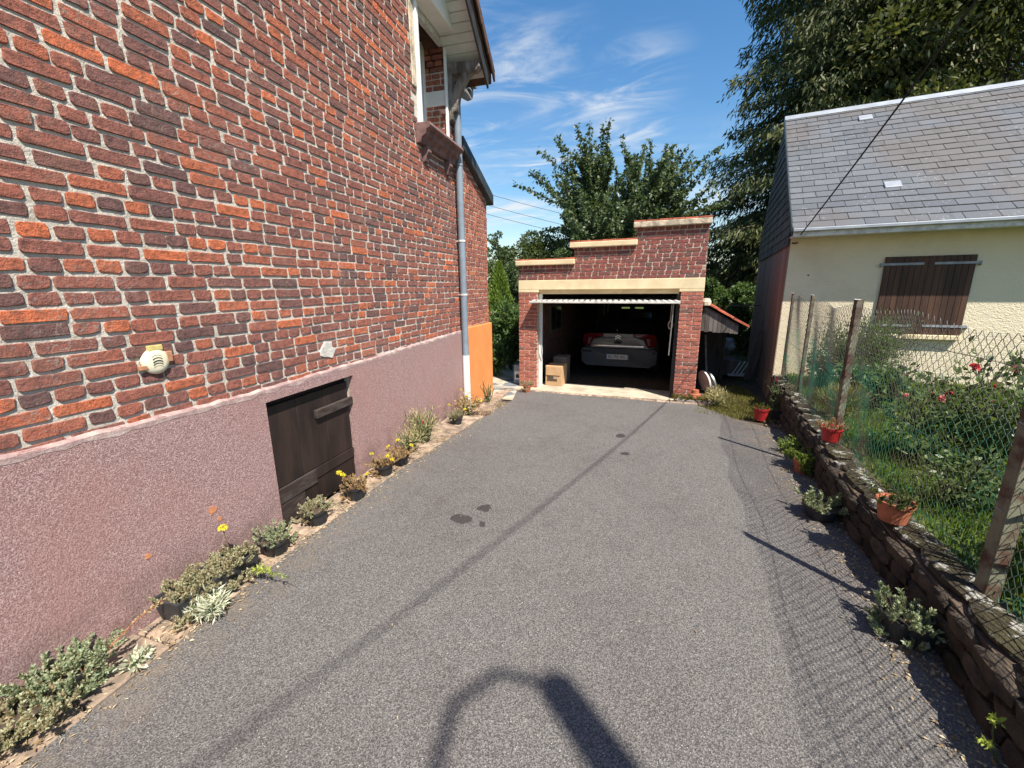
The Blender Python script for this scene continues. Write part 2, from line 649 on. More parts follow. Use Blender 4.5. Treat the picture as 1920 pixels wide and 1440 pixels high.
M_STONE = simple('rubble_stone', (.085, .064, .046), (.035, .028, .022), 9, .95, 35, 1.0, .025, var=.35)
def cap_mat():
    t = NT('lichen_capping')
    col = t.mix(t.step(t.noise(6, 5, .6), .4, .65), (.050, .041, .030), (.072, .064, .036))
    col = t.mix(t.step(t.noise(10, 6, .7), .53, .62), col, (.44, .42, .37))
    t.bump(t.noise(30, 6, .7), 1.0, .025)
    return t.done(col, .95, spec=.1)


M_CAP = cap_mat()
M_CARD = simple('cardboard', (.50, .33, .18), (.44, .28, .15), 4, .9, 0, 0)
M_PLANKGREY = simple('grey_planks', (.15, .13, .12), (.075, .062, .055), 7, .95, 30, .6, .006, vecscale=(1, 1, .15), var=.3)
M_SHUTTER = simple('brown_shutter_wood', (.085, .042, .026), (.045, .023, .016), 8, .65, 30, .35, .003, vecscale=(1, 1, .12), var=.25)
M_HINGE = simple('grey_hinge_paint', (.30, .32, .34), (.22, .23, .25), 10, .6, 0, 0)
M_LEAD = simple('zinc_flashing', (.36, .38, .41), (.28, .30, .33), 4, .5, 0, 0, metal=.2)
M_BARK = simple('bark', (.10, .075, .055), (.05, .038, .03), 9, .95, 20, 1.0, .03, vecscale=(1, 1, .3))
M_CONCRETE_POLE = simple('concrete_pole', (.36, .34, .31), (.28, .26, .24), 5, .9, 40, .4)
M_CABLE = simple('black_cable', (.02, .02, .022), None, 4, .7, 0, 0)


def slate_mat():
    t = NT('roof_slate')
    base = t.ramp(t.rnd(), [(0, (.085, .092, .104)), (.5, (.105, .112, .124)), (1, (.122, .128, .138))])
    warm = t.step(t.noise(.75, 5, .6), .44, .60)
    col = t.mix(t.math('MULTIPLY', warm, .75), base, (.112, .098, .092))
    drip = t.noise(5, 5, .6, vec=t.mapv((2.5, .5, .5)))
    col = t.mix(t.step(drip, .52, .72, 0, .5), col, (.06, .057, .056))
    lich = t.step(t.noise(24, 4, .65), .63, .67)
    col = t.mix(t.math('MULTIPLY', t.math('MULTIPLY', lich, .6), t.step(t.noise(1.1, 3), .42, .58)), col, (.42, .41, .38))
    t.bump(t.noise(60, 4), .25, .004)
    return t.done(col, .62, spec=.4)


M_SLATE = slate_mat()
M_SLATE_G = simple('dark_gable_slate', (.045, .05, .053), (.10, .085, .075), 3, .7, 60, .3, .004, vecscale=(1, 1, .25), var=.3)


def render_mat():
    t = NT('cream_wall_render')
    w = t.noise(22, 4, .55, 1.2, vec=t.mapv((1, 1, 1.9)))
    col = t.mix(t.step(t.noise(1.6, 5, .6), .4, .7), (.72, .625, .455), (.64, .545, .385))
    t.bump(w, .7, .02)
    return t.done(col, .92, spec=.15)


M_RENDER = render_mat()
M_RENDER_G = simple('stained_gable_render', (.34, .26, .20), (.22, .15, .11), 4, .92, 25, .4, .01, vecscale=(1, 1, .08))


def leaf_mat(name, stops, gloss=.45, trans=.35, scale=1.5):
    t = NT(name)
    isl = t.geo.outputs['Random Per Island']
    f = t.math('ADD', t.math('MULTIPLY', isl, .65), t.math('MULTIPLY', t.noise(scale, 3), .5))
    col = t.ramp(f, stops)
    t.done(col, gloss, spec=.35)
    tr = t.n('ShaderNodeBsdfTranslucent')
    t.set(tr.inputs['Color'], t.mix(1, col, (1.3, 1.35, .7), 'MULTIPLY'))
    mx = t.n('ShaderNodeMixShader')
    mx.inputs[0].default_value = trans
    out = t.t.nodes['Material Output']
    t.t.links.new(t.b.outputs[0], mx.inputs[1])
    t.t.links.new(tr.outputs[0], mx.inputs[2])
    t.t.links.new(mx.outputs[0], out.inputs[0])
    return t.m


L_CONIFER = leaf_mat('conifer_foliage', [(.2, (.032, .05, .018)), (.5, (.06, .082, .026)), (.8, (.11, .118, .036)), (1, (.16, .15, .05))], .6, .2, .5)
L_POPLAR = leaf_mat('glossy_tree_leaf', [(.2, (.045, .062, .018)), (.5, (.085, .10, .03)), (.8, (.13, .135, .042)), (1, (.18, .17, .07))], .4, .3, .6)
L_CHERRY = leaf_mat('dark_tree_leaf', [(.2, (.045, .07, .03)), (.5, (.08, .115, .048)), (1, (.15, .185, .085))], .4, .3, .6)
L_ROUND = leaf_mat('olive_tree_leaf', [(.2, (.035, .055, .015)), (.5, (.062, .085, .022)), (1, (.11, .125, .035))], .5, .3, .5)
L_THUJA = leaf_mat('yellow_green_foliage', [(.2, (.10, .17, .025)), (.5, (.17, .25, .045)), (1, (.30, .36, .09))], .55, .35, .8)
L_SHRUB = leaf_mat('garden_shrub_leaf', [(.2, (.045, .08, .032)), (.5, (.085, .13, .05)), (1, (.16, .20, .085))], .45, .35, 2)
L_ROSE = leaf_mat('rose_leaf', [(.2, (.05, .085, .032)), (.5, (.09, .135, .045)), (1, (.18, .21, .08))], .38, .35, 3)
L_LAUREL = leaf_mat('laurel_leaf', [(.2, (.035, .075, .022)), (.5, (.07, .12, .035)), (1, (.14, .20, .06))], .5, .3, 2)
L_GRASS = leaf_mat('grass_blade', [(.2, (.055, .105, .018)), (.5, (.10, .17, .03)), (1, (.20, .26, .06))], .5, .45, 1)
L_MOSS = leaf_mat('mossy_grass', [(.2, (.11, .12, .03)), (.5, (.19, .18, .05)), (1, (.30, .27, .10))], .6, .4, 2)
L_SEDUM = leaf_mat('sedum_leaf', [(.1, (.26, .15, .09)), (.35, (.34, .27, .16)), (.65, (.36, .37, .22)), (1, (.50, .48, .32))], .5, .25, 9)
L_SEDUM_G = leaf_mat('green_sedum_leaf', [(.1, (.20, .22, .13)), (.5, (.29, .35, .21)), (1, (.44, .46, .28))], .5, .25, 9)
L_SEDUM_R = leaf_mat('reddish_sedum_leaf', [(.1, (.34, .14, .08)), (.5, (.46, .28, .15)), (1, (.50, .44, .20))], .5, .25, 9)
L_SILVER = leaf_mat('silver_leaf', [(.1, (.40, .42, .30)), (.5, (.55, .56, .42)), (1, (.68, .68, .54))], .7, .25, 9)
L_DRY = leaf_mat('dry_grass', [(.1, (.30, .24, .12)), (.5, (.44, .38, .20)), (1, (.58, .52, .30))], .8, .3, 9)
L_SPRIG = leaf_mat('lime_sprig_leaf', [(.1, (.26, .36, .06)), (.5, (.40, .48, .09)), (1, (.52, .55, .14))], .5, .45, 9)
L_YELLOW = leaf_mat('yellow_petal', [(.1, (.70, .55, .03)), (1, (.85, .72, .08))], .6, .3, 9)
L_RED = leaf_mat('red_petal', [(.1, (.42, .015, .03)), (1, (.60, .05, .08))], .5, .3, 9)
L_PINK = leaf_mat('pink_petal', [(.1, (.62, .13, .18)), (1, (.75, .32, .34))], .5, .3, 9)
M_STEM = simple('brown_stem', (.16, .085, .05), (.10, .10, .04), 20, .8, 0, 0)
M_GSTEM = simple('green_stem', (.08, .11, .035), (.06, .075, .03), 20, .8, 0, 0)
# ================================================================== bricks
def brick_unit(w, h, dep, seed, worn=1.0):
    """one worn brick, front face towards +X, lying along Y, centre of front face at the origin (48 triangles)"""
    r = random.Random(seed)
    j = lambda a: r.uniform(-a, a) * worn
    c = .009
    out = [(-w / 2 + c, -h / 2), (j(.02), -h / 2 + abs(j(.0025))), (w / 2 - c, -h / 2), (w / 2, -h / 2 + c), (w / 2, h / 2 - c),
           (w / 2 - c, h / 2), (j(.02), h / 2 - abs(j(.002))), (-w / 2 + c, h / 2), (-w / 2, h / 2 - c), (-w / 2, -h / 2 + c)]
    out = [(a + j(.0045), b + j(.0030)) for a, b in out]
    n = len(out)
    vs = [(-dep, a, b) for a, b in out] + [(-.0025 + j(.0012), a, b) for a, b in out]
    vs += [(0.0 + j(.0012), a - math.copysign(min(.003, abs(a)), a), b - math.copysign(min(.0025, abs(b)), b)) for a, b in out]
    fs = []
    for k in (0, 1):
        fs += [(k * n + i, k * n + (i + 1) % n, (k + 1) * n + (i + 1) % n, (k + 1) * n + i) for i in range(n)]
    fs.append(tuple(range(2 * n, 3 * n)))
    return vs, fs


def bond(u0, u1, z0, z1, course, L, joint, rng, keep, english=True, wav=.004):
    """bricks of an English bond: (u centre, z centre, length, height)"""
    res = []
    nrow = int((z1 - z0) / course) + 1
    H = (L - joint) / 2
    for k in range(nrow):
        zc = z0 + (k + .5) * course
        header = english and k % 2 == 1
        ln = H if header else L
        u = u0 - rng.uniform(0, .5) * L if header else u0 - (.25 if k % 4 == 0 else .62) * L
        ph = rng.uniform(0, 6.28)
        while u < u1:
            l = ln
            if not header and rng.random() < .10:
                l = H
            elif header and rng.random() < .08:
                l = L
            a = u + l / 2
            l2 = l * rng.uniform(.965, 1.015)
            lo, hi = max(a - l2 / 2, u0), min(a + l2 / 2, u1)
            if hi - lo > .035:
                zz = zc + wav * math.sin(1.7 * a + .35 * k) + .5 * wav * math.sin(5.1 * a + ph)
                if keep((lo + hi) / 2, zz, hi - lo):
                    res.append(((lo + hi) / 2, zz, hi - lo, (course - joint) * rng.uniform(.94, 1.05)))
            u += l + joint * rng.uniform(.85, 1.2)
    return res


def lay_bricks(parent, bricks, O, U, N, mat, npart, L, joint, course, seed, proud=.004):
    """bricks on the vertical plane through O along U with outward normal N; the npart that show largest become parts, the rest one part"""
    rng = random.Random(seed)
    O, U, N = np.asarray(O, float), np.asarray(U, float), np.asarray(N, float)
    H = (L - joint) / 2
    hh = course - joint
    var = {}
    for kind, w in (('s', L), ('h', H)):
        var[kind] = [brick_unit(w, hh, .05, seed * 100 + i * 7 + (50 if kind == 'h' else 0)) for i in range(8)]
    scored = []
    for (u, z, l, h) in bricks:
        p = O + U * u + np.array([0, 0, z])
        q = PR(p)
        vis = q[2] > .2 and -40 < q[0] < 1960 and -40 < q[1] < 1480
        v = (p - [0, 0, HCAM])
        d = np.linalg.norm(v)
        scored.append((l * h * max(0.0, -np.dot(v / d, N)) / d ** 2 if vis else 0.0, u, z, l, h))
    scored.sort(key=lambda t: -t[0])
    meshes = {}
    VS, FS, nb = [], [], 0
    # local frame: x -> N, y -> U, z up
    Rm = np.array([N, U, [0, 0, 1.0]]).T
    if np.linalg.det(Rm) < 0:
        Rm[:, 1] *= -1
    quat = Matrix(Rm.tolist()).to_quaternion()
    for i, (sc, u, z, l, h) in enumerate(scored):
        kind = 's' if l > .75 * L else 'h'
        vi = rng.randrange(8)
        w = L if kind == 's' else H
        p = O + U * u + np.array([0, 0, z]) + N * (proud + rng.uniform(-.0025, .0025))
        tilt = rng.uniform(-.012, .012)
        if i < npart and sc > 0:
            if (kind, vi) not in meshes:
                me = bpy.data.meshes.new('brick')
                me.from_pydata(var[kind][vi][0], [], var[kind][vi][1])
                me.materials.append(mat)
                meshes[(kind, vi)] = me
            o = obj('brick', meshes[(kind, vi)], parent, loc=p)
            o.rotation_mode = 'QUATERNION'
            o.rotation_quaternion = quat @ Matrix.Rotation(tilt, 3, 'X').to_quaternion()
            o.scale = (1, l / w, h / hh)
        else:
            vs = np.array(var[kind][vi][0]) * [1, l / w, h / hh]
            ct, st = math.cos(tilt), math.sin(tilt)
            vs = vs @ np.array([[1, 0, 0], [0, ct, -st], [0, st, ct]]).T
            VS.append(vs @ Rm.T + p)
            FS += [tuple(a + nb for a in f) for f in var[kind][vi][1]]
            nb += len(vs)
    if VS:
        me = bpy.data.meshes.new('brickwork')
        me.from_pydata(np.concatenate(VS).tolist(), [], FS)
        me.materials.append(mat)
        stuff(obj('brickwork', me, parent))


# ================================================================== the setting
def xwall(y):          # drive-side face of the low retaining wall
    return float(np.interp(y, [-4, 1.5, 2, 2.5, 3.2, 4, 5, 6, 7, 7.8], [1.1, 1.40, 1.47, 1.52, 1.56, 1.67, 1.83, 1.99, 2.14, 2.26]))


def sheet(name, mat, x0, x1, ys, nx, dz, zf=gz):
    mb = MB()
    vs, fs = [], []
    for y in ys:
        a, b = x0(y) if callable(x0) else x0, x1(y) if callable(x1) else x1
        for i in range(nx + 1):
            vs.append((a + (b - a) * i / nx, y, zf(y) + dz))
    for j in range(len(ys) - 1):
        for i in range(nx):
            k = j * (nx + 1) + i
            fs.append((k, k + 1, k + nx + 2, k + nx + 1))
    mb.add(vs, fs)
    return mb.build(name, mat)


ys_all = [-300, -60, -20, -6, -4] + list(np.arange(-3, 10, .5)) + [11, 14, 20, 30, 60, 120, 400, 800]
struct(sheet('ground', M_GRASSGROUND, -500, 500, ys_all, 4, -.09))
dr_left = lambda y: float(np.interp(y, [-6, 1.1, 1.9, 3.1, 3.8, 5.2, 6.7], [-2.11, -2.10, -2.12, -2.10, -2.03, -1.93, -1.80]))
rngE = random.Random(4)
ysd = list(np.arange(-5, 6.2, .25)) + [6.2, 6.45]
dv = sheet('driveway', M_ASPHALT, dr_left, lambda y: min(xwall(y) + .03, np.interp(y, [5.5, 6.3], [2.0, 1.35])), ysd, 6, 0.0)
struct(dv)
# asphalt apron in front of the garage follows the skewed door line
A_G = G(974, 722, -.18)
U_G = np.array([math.cos(RAD(-6.5)), math.sin(RAD(-6.5))])
V_G = np.array([-U_G[1], U_G[0]])


def gp(u, v, z=0.0):
    q = A_G[:2] + U_G * u + V_G * v
    return np.array([q[0], q[1], z])


mb = MB()
e0, e1 = gp(.05, -.42), gp(3.35, -.42)
nn = 12
vs = []
for i in range(nn + 1):
    x = dr_left(6.45) + (1.33 - dr_left(6.45)) * i / nn
    p = gp(.12 + (3.2 - .12) * i / nn, -.44)
    for a in (0, .5, 1):
        q = (1 - a) * np.array([x, 6.45]) + a * p[:2]
        vs.append((q[0], q[1], gz(q[1])))
mb.add(vs, [(i * 3 + j, (i + 1) * 3 + j, (i + 1) * 3 + j + 1, i * 3 + j + 1) for i in range(nn) for j in range(2)])
struct(mb.build('driveway_apron', M_ASPHALT))
struct(sheet('dirt_strip', M_DIRT, -2.42, 2.6, list(np.arange(-5, 9.6, .5)), 8, -.035))

# edging stones along the left side of the drive
edge_t = thing('stone_edging', 'pinkish weathered edging stones between the asphalt and the pink plinth', 'edging', (-2.2, 2, 0))
y = -1.2
er = random.Random(8)
while y < 5.75:
    l = er.uniform(.28, .42)
    a, b = dr_left(y), dr_left(y + l)
    w = .01
    mb = MB()
    z = gz(y) + er.uniform(.0, .014)
    pts = [(-2.365, y + .004, z), (a - w, y + .004 + er.uniform(-.01, .01), z - .008), (b - w, y + l - .008, z - .008), (-2.365, y + l - .008, z + .004)]
    mb.prism([(p[0], p[1], p[2] - .08) for p in pts], (0, 0, .085))
    mb.build('edging_stone', M_EDGING, edge_t, bevel=.008)
    y += l

# brick edging across the garage threshold
pav_t = thing('paver_edging', 'row of weathered brick pavers edging the asphalt before the garage threshold', 'edging', gp(1.6, -.4, -.2))
k = 0
u = .02
while u < 3.3:
    p0 = gp(u, -.445)
    z = gz(p0[1]) + er.uniform(0, .006)
    mb = MB().obox(p0 + [0, 0, z - .06], (*(U_G * .205), 0), (*(V_G * .10), 0), (0, 0, .066))
    mb.build('paver', M_EDGING, pav_t, bevel=.006)
    u += .215
# the pavers that turn along the left side towards the drain
pl0, pl1 = np.array([-1.98, 5.75]), gp(.0, -.36)[:2]
d_ = (pl1 - pl0) / np.linalg.norm(pl1 - pl0)
n_ = np.array([d_[1], -d_[0]])
t_ = 0
while t_ < np.linalg.norm(pl1 - pl0) - .1:
    q = pl0 + d_ * t_
    z = gz(q[1])
    for row in (0, 1):
        q2 = q - n_ * .105 * row
        MB().obox((q2[0], q2[1], z - .06), (*(d_ * .205), 0), (*(-n_ * .1), 0), (0, 0, .066 + er.uniform(0, .006))).build('paver', M_EDGING, pav_t, bevel=.006)
    t_ += .213

# crazy paving in the gap beside the garage
M_CRAZY = simple('slate_paving', (.13, .145, .16), (.20, .21, .22), 3, .7, 30, .4, .008, var=.4)
path = struct(MB().add([(-2.42, 6.6, gz(6.6) - .012), (-1.75, 6.5, gz(6.5) - .012), (-2.0, 8.2, gz(8.2) - .01), (-2.2, 11, gz(11) - .01), (-3.4, 11, gz(11) - .01), (-3.4, 7.2, gz(7.2) - .012)], [(0, 1, 2, 3, 4, 5)]).build('paved_path', M_SLAB))
pr_ = random.Random(3)
for (cx, cy, rx, ry) in ((-2.1, 7.0, .2, .18), (-2.2, 7.45, .24, .2), (-2.6, 7.35, .2, .17), (-2.25, 7.95, .22, .22), (-2.72, 7.85, .22, .2), (-2.4, 8.45, .22, .2), (-2.85, 8.4, .2, .2), (-2.45, 8.95, .22, .22), (-2.95, 8.95, .2, .22), (-2.5, 9.5, .24, .22), (-3.0, 9.5, .2, .2)):
    n = pr_.choice((5, 6, 7))
    pts = []
    for i in range(n):
        w = 2 * math.pi * (i + pr_.uniform(-.2, .2)) / n
        px, py = cx + rx * math.cos(w) * pr_.uniform(.85, 1.15), cy + ry * math.sin(w) * pr_.uniform(.85, 1.15)
        pts.append((px, py, gz(py) - .03))
    MB().prism(pts, (0, 0, .03)).build('paving_stone', M_CRAZY, path, bevel=.006)

# ================================================================== brick house
WCY0, WCY1 = -1.6, 5.93      # the gable wall runs along Y at x = XW
VERGE_Y, VERGE_Z, VSL = 5.81, 4.36, .84


def roof_z(y):
    yr = 1.6
    return VERGE_Z + (VERGE_Y - max(y, yr)) * VSL - max(0, yr - y) * VSL


house = thing('brick_house', 'tall old red brick house with pink pebbledash plinth beside the drive', 'house', (XW - .3, 2, 0))
wy0, wy1, wz0, wz1 = 4.80, 5.55, 3.50, 4.95       # upstairs window opening
MX = XW - .0035                                    # mortar face
mb = MB()
for (a, b, c, d) in ((WCY0, 2.194, -.35, .99), (3.156, WCY1, -.35, .99), (WCY0, WCY1, .9901, wz0), (WCY0, wy0, wz0, wz1 + .02), (wy1, WCY1, wz0, 4.30)):
    mb.box((MX - .35, a, c), (MX, b, d))
top = [(MX, WCY0, wz1 + .02), (MX, wy0, wz1 + .02)]
mb.prism([(MX, WCY0, wz1 + .021), (MX, 5.05, wz1 + .021), (MX, 5.03, roof_z(5.03) - .03), (MX, 1.6, roof_z(1.6) - .03), (MX, WCY0, roof_z(WCY0) - .03)], (-.35, 0, 0))
mb.box((MX - .35, wy1, 4.301), (MX, 5.80, 4.36))
mb.box((MX - .35, 2.1945, -.35), (MX - .115, 3.1555, .9899))
mb.build('wall', M_MORTAR, house)
# return wall and back of the house so that it is a volume
MB().box((-9.0, WCY0 + .02, -.35), (MX - .351, WCY0 + .3, 6.0)).build('side_wall', M_MORTAR, house)
MB().box((-9.0, WCY1 - .3, -.35), (MX - .351, WCY1 - .01, 4.3)).build('side_wall', M_MORTAR, house)


def keep_house(y, z, l):
    if z < 1.03:
        return False
    if wy0 - .09 < y < wy1 + .03 and z > wz0 - .03 and z < wz1 + .2:
        return False
    if y > wy1 + .01 and z > 4.30:
        return False
    return z < roof_z(y) - .08 and not (y + l / 2 > WCY1 + .001)


bl = bond(WCY0, WCY1, .04, 8.0, .0705, .218, .0145, random.Random(11), keep_house, wav=.006)
lay_bricks(house, bl, (XW, 0, 0), (0, 1, 0), (1, 0, 0), M_BRICK, 300, .218, .0145, .0705, 5, proud=.0045)

# plinth, with an uneven top edge
PX = XW + .026


def plinth_top(y):
    return float(np.interp(y, [.95, 2.04, 3.5, 5.9], [1.085, 1.062, 1.075, 1.112]))


def plinth_piece(mb, a, b, zb, ztop, edge=False):
    n = max(2, int((b - a) / .06))
    r = random.Random(int(a * 100))
    ysn = [a + (b - a) * i / n for i in range(n + 1)]
    tz = [ztop(y) + (r.uniform(-.007, .007) if edge else 0) for y in ysn]
    vs = []
    for y, z in zip(ysn, tz):
        vs += [(MX - .112, y, zb), (PX, y, zb), (PX, y, z - .012), (MX - .001, y, z)]
    fs = [(i * 4 + k, i * 4 + 4 + k, i * 4 + 5 + k, i * 4 + 1 + k) for i in range(n) for k in range(3)]
    fs += [(0, 1, 2, 3), (n * 4 + 3, n * 4 + 2, n * 4 + 1, n * 4)]
    mb.add(vs, [f[::-1] for f in fs])


hy0, hy1, hz1 = 2.20, 3.15, .965
mb = MB()
plinth_piece(mb, WCY0, hy0, -.2, plinth_top, True)
plinth_piece(mb, hy1, WCY1, -.25, plinth_top, True)
mb2 = MB()
plinth_piece(mb, hy0, hy1, hz1, plinth_top, True)
mb.build('plinth', M_PLINTH, house)
# pale cement line along the top of the plinth
mb = MB()
r_ = random.Random(44)
n = 110
vs = []
for i in range(n + 1):
    y = WCY0 + (WCY1 - WCY0) * i / n
    z = plinth_top(y) + r_.uniform(-.006, .006)
    h = .022 + r_.uniform(-.008, .008)
    vs += [(PX + .0015, y, z - h - .014), (PX + .0015, y, z - .013), (MX + .003, y, z + .004)]
mb.add(vs, [(i * 3 + k, i * 3 + 3 + k, i * 3 + 4 + k, i * 3 + 1 + k) for i in range(n) for k in range(2)])
mb.build('plinth_edge', M_PLINTH_EDGE, house)
# orange paint splashes on the plinth
for (x, y, r) in ((398, 957, .030), (412, 972, .018), (279, 1042, .020)):
    p = WX(x, y, PX + .002)
    rr = random.Random(x)
    pts = [(PX + .003, p[1] + r * math.cos(w) * rr.uniform(.5, 1.2), p[2] + r * math.sin(w) * rr.uniform(.5, 1.1)) for w in np.linspace(0, 6.28, 13)[:-1]]
    MB().prism(pts, (-.006, 0, 0)).build('paint_splash', M_PAINT_SPOT, house)

# cellar hatch: planks on battens, set back in the plinth
hatch = MB().box((MX - .10, hy0 + .004, -.05), (MX - .062, hy1 - .004, hz1 - .012)).build('cellar_hatch', M_HATCH, house)
hatch['label'] = 'dark brown wooden cellar hatch set in the pink plinth'
pw = (hy1 - hy0 - .03) / 3
for i in range(3):
    a = hy0 + .012 + i * pw
    MB().box((MX - .061, a + .0015, .285), (MX - .030, a + pw - .0015, hz1 - .055)).build('plank', M_HATCH, hatch, bevel=.004)
MB().box((MX - .0295, hy0 + .49, .695), (MX + .004, hy1 + .012, .765)).build('batten', M_HATCH_WORN, hatch, bevel=.004)
MB().box((MX - .061, hy0 + .012, .16), (MX - .022, hy0 + .44, .281)).build('lower_board', M_HATCH_WORN, hatch, bevel=.004)
MB().box((MX - .061, hy0 + .444, .19), (MX - .026, hy1 - .012, .281)).build('lower_board', M_HATCH, hatch, bevel=.004)
MB().box((MX - .061, hy0 + .014, -.03), (MX - .028, hy0 + .30, .156)).build('lower_board', M_HATCH_WORN, hatch, bevel=.004)
MB().box((MX - .061, hy0 + .304, -.03), (MX - .034, hy1 - .012, .186)).build('lower_board', M_HATCH, hatch, bevel=.004)

# round ventilation cover held with tape, and a plaster patch
vc = WX(292, 677, XW + .012)
vent = MB().lathe([(.0, .018), (.040, .017), (.058, .013), (.067, .004), (.067, -.012)], (XW + .010, vc[1], vc[2]), 32, ((0, 1, 0), (0, 0, 1), (1, 0, 0))).build('vent_cover', simple('cream_plastic', (.74, .68, .50), (.68, .61, .43), 8, .5, 0, 0), house, smooth=True)
vent['label'] = 'cream round vent cover taped to the brick wall'
M_SLOT = simple('vent_slot', (.03, .025, .02), None, 4, .9, 0, 0)
for k in range(5):
    mb = MB()
    w0 = -.036 + .014 * k
    pts = [(XW + .0285 - .0015 * abs(k - 2), vc[1] + .026 * math.sin(a) * (1 if k % 2 else 1), vc[2] + w0 + .012 * math.cos(a * 1.2)) for a in np.linspace(-1.1, 1.1, 8)]
    mb.tube(pts, .0026, 5).build('slot', M_SLOT, vent)
M_TAPE = simple('brown_tape', (.45, .22, .12), (.35, .17, .09), 30, .5, 0, 0)
M_TAPE2 = simple('yellow_tape', (.62, .52, .20), (.5, .4, .15), 30, .5, 0, 0)
for (dy, dz, ly, lz, m) in ((-.03, .055, .07, .028, M_TAPE2), (.052, -.012, .03, .055, M_TAPE), (-.088, -.036, .055, .022, M_TAPE)):
    MB().box((XW + .004, vc[1] + dy, vc[2] + dz), (XW + .0235, vc[1] + dy + ly, vc[2] + dz + lz)).build('tape', m, vent, bevel=.002)
pp = WX(613, 657, XW)
rr = random.Random(2)
pts = [(XW - .01, pp[1] + .085 * math.cos(w) * rr.uniform(.7, 1.2), pp[2] + .075 * math.sin(w) * rr.uniform(.7, 1.3)) for w in np.linspace(0, 6.28, 15)[:-1]]
MB().prism(pts, (.022, 0, 0)).build('plaster_patch', mortar_mat('plaster', (.62, .59, .53), (.5, .46, .41)), house, bevel=.004)
# holes left by missing brick faces
for (x, y) in ((698, 570), (790, 562)):
    p = WX(x, y, XW)
    rr = random.Random(x)
    pts = [(XW - .004, p[1] + .045 * math.cos(w) * rr.uniform(.6, 1.1), p[2] + .022 * math.sin(w) * rr.uniform(.7, 1.2)) for w in np.linspace(0, 6.28, 9)[:-1]]
    MB().prism(pts, (.0115, 0, 0)).build('broken_brick', M_BRICK_EXT, house, bevel=.003)

# ---- upstairs window
win = MB().box((MX - .33, wy0 + .001, wz0), (MX - .27, wy0 + .07, wz1)).box((MX - .33, wy1 - .07, wz0), (MX - .27, wy1 - .001, wz1)).box((MX - .33, wy0 + .0705, wz0), (MX - .27, wy1 - .0705, wz0 + .07)).build('window', M_WHITE, house)
win['label'] = 'white upstairs window with roller shutter box under the verge'
MB().box((MX - .305, wy0 + .07, wz0 + .07), (MX - .298, wy1 - .07, wz1)).build('pane', M_GLASS, win)
MB().box((MX - .325, (wy0 + wy1) / 2 - .03, wz0 + .0705), (MX - .306, (wy0 + wy1) / 2 + .03, wz1)).build('mullion', M_WHITE, win)
# shutter guide rails proud of the wall
MB().box((MX + .0005, wy0 - .055, wz0 + .02), (MX + .042, wy0 - .0, wz1 - .05)).build('guide_rail', M_WHITE, win, bevel=.004)
MB().box((MX + .0005, wy1 - .035, wz0 + .0), (MX + .03, wy1 + .012, wz1 - .25)).build('guide_rail', M_WHITE, win, bevel=.004)
MB().box((MX + .001, wy0 - .06, 4.69), (MX + .20, wy1 + .02, 4.94)).build('shutter_box', M_WHITE, win, bevel=.012)
MB().box((MX - .06, wy0 + .02, 4.62), (MX + .0005, wy1 - .02, 4.72)).build('shutter_slat', M_WHITE_OLD, win)
# brick reveal on the far side with a painted band
rv = bond(0, .26, wz0 + .01, 4.62, .0705, .218, .0145, random.Random(21), lambda a, z, l: True)
lay_bricks(house, rv, (MX - .268, wy1, 0), (1, 0, 0), (0, -1, 0), M_BRICK_EXT, 0, .218, .0145, .0705, 6)
MB().box((MX - .268, wy1 - .012, 3.98), (MX - .001, wy1 + .0, 4.15)).build('painted_band', M_WHITE, win)
# stone sill with consoles
mb = MB()
prof = [(0, 0), (.17, 0), (.185, -.035), (.165, -.06), (.13, -.075), (.115, -.12), (.07, -.15), (.05, -.20), (0, -.20)]
mb.prism([(MX + a, wy0 - .12, wz0 + .0 + b) for a, b in prof], (0, wy1 - wy0 + .22, 0))
sill = mb.build('window_sill', M_SILL, house, bevel=.004)
for yy in (wy0 + .0, wy1 - .14):
    mb = MB()
    cp_ = [(0, -.201), (.075, -.201), (.085, -.26), (.055, -.31), (.04, -.36), (0, -.38)]
    mb.prism([(MX + .001 + a, yy, wz0 + b) for a, b in cp_], (0, .085, 0))
    mb.build('console', M_SILL, sill, bevel=.004)
MB().box((MX + .002, wy0 - .16, wz0 + .35), (MX + .02, wy0 - .058, 4.9)).build('stone_quoin', M_CREAM_OLD, house, bevel=.012)

# ---- verge overhang: soffit boards, bargeboard, tiles, roof
OV = .455
roof = MB()
yr = 1.6
n1 = np.array([0, VSL, 1.0]) / math.hypot(1, VSL)
slope = math.hypot(1, VSL)
sl = [(XW + OV + .03, VERGE_Y + .12, roof_z(VERGE_Y) - .12 * VSL + .17), (XW + OV + .03, yr, roof_z(yr) + .17), (XW + OV + .03, -2.4, roof_z(-2.4) + .17)]
roof.prism(sl + [(p[0], p[1], p[2] - .12) for p in sl[::-1]], (-7.2, 0, 0))
ro = roof.build('roof', M_TILE_BROWN, house)
bb = [(XW + OV + .0, VERGE_Y + .02, roof_z(VERGE_Y) - .02), (XW + OV, yr, roof_z(yr)), (XW + OV, -2.4, roof_z(-2.4))]
MB().prism([(p[0], p[1], p[2] + .05) for p in bb] + [(p[0], p[1], p[2] - .12) for p in bb[::-1]], (.024, 0, 0)).build('bargeboard', M_DARKGREY, ro)
yy = VERGE_Y + .13
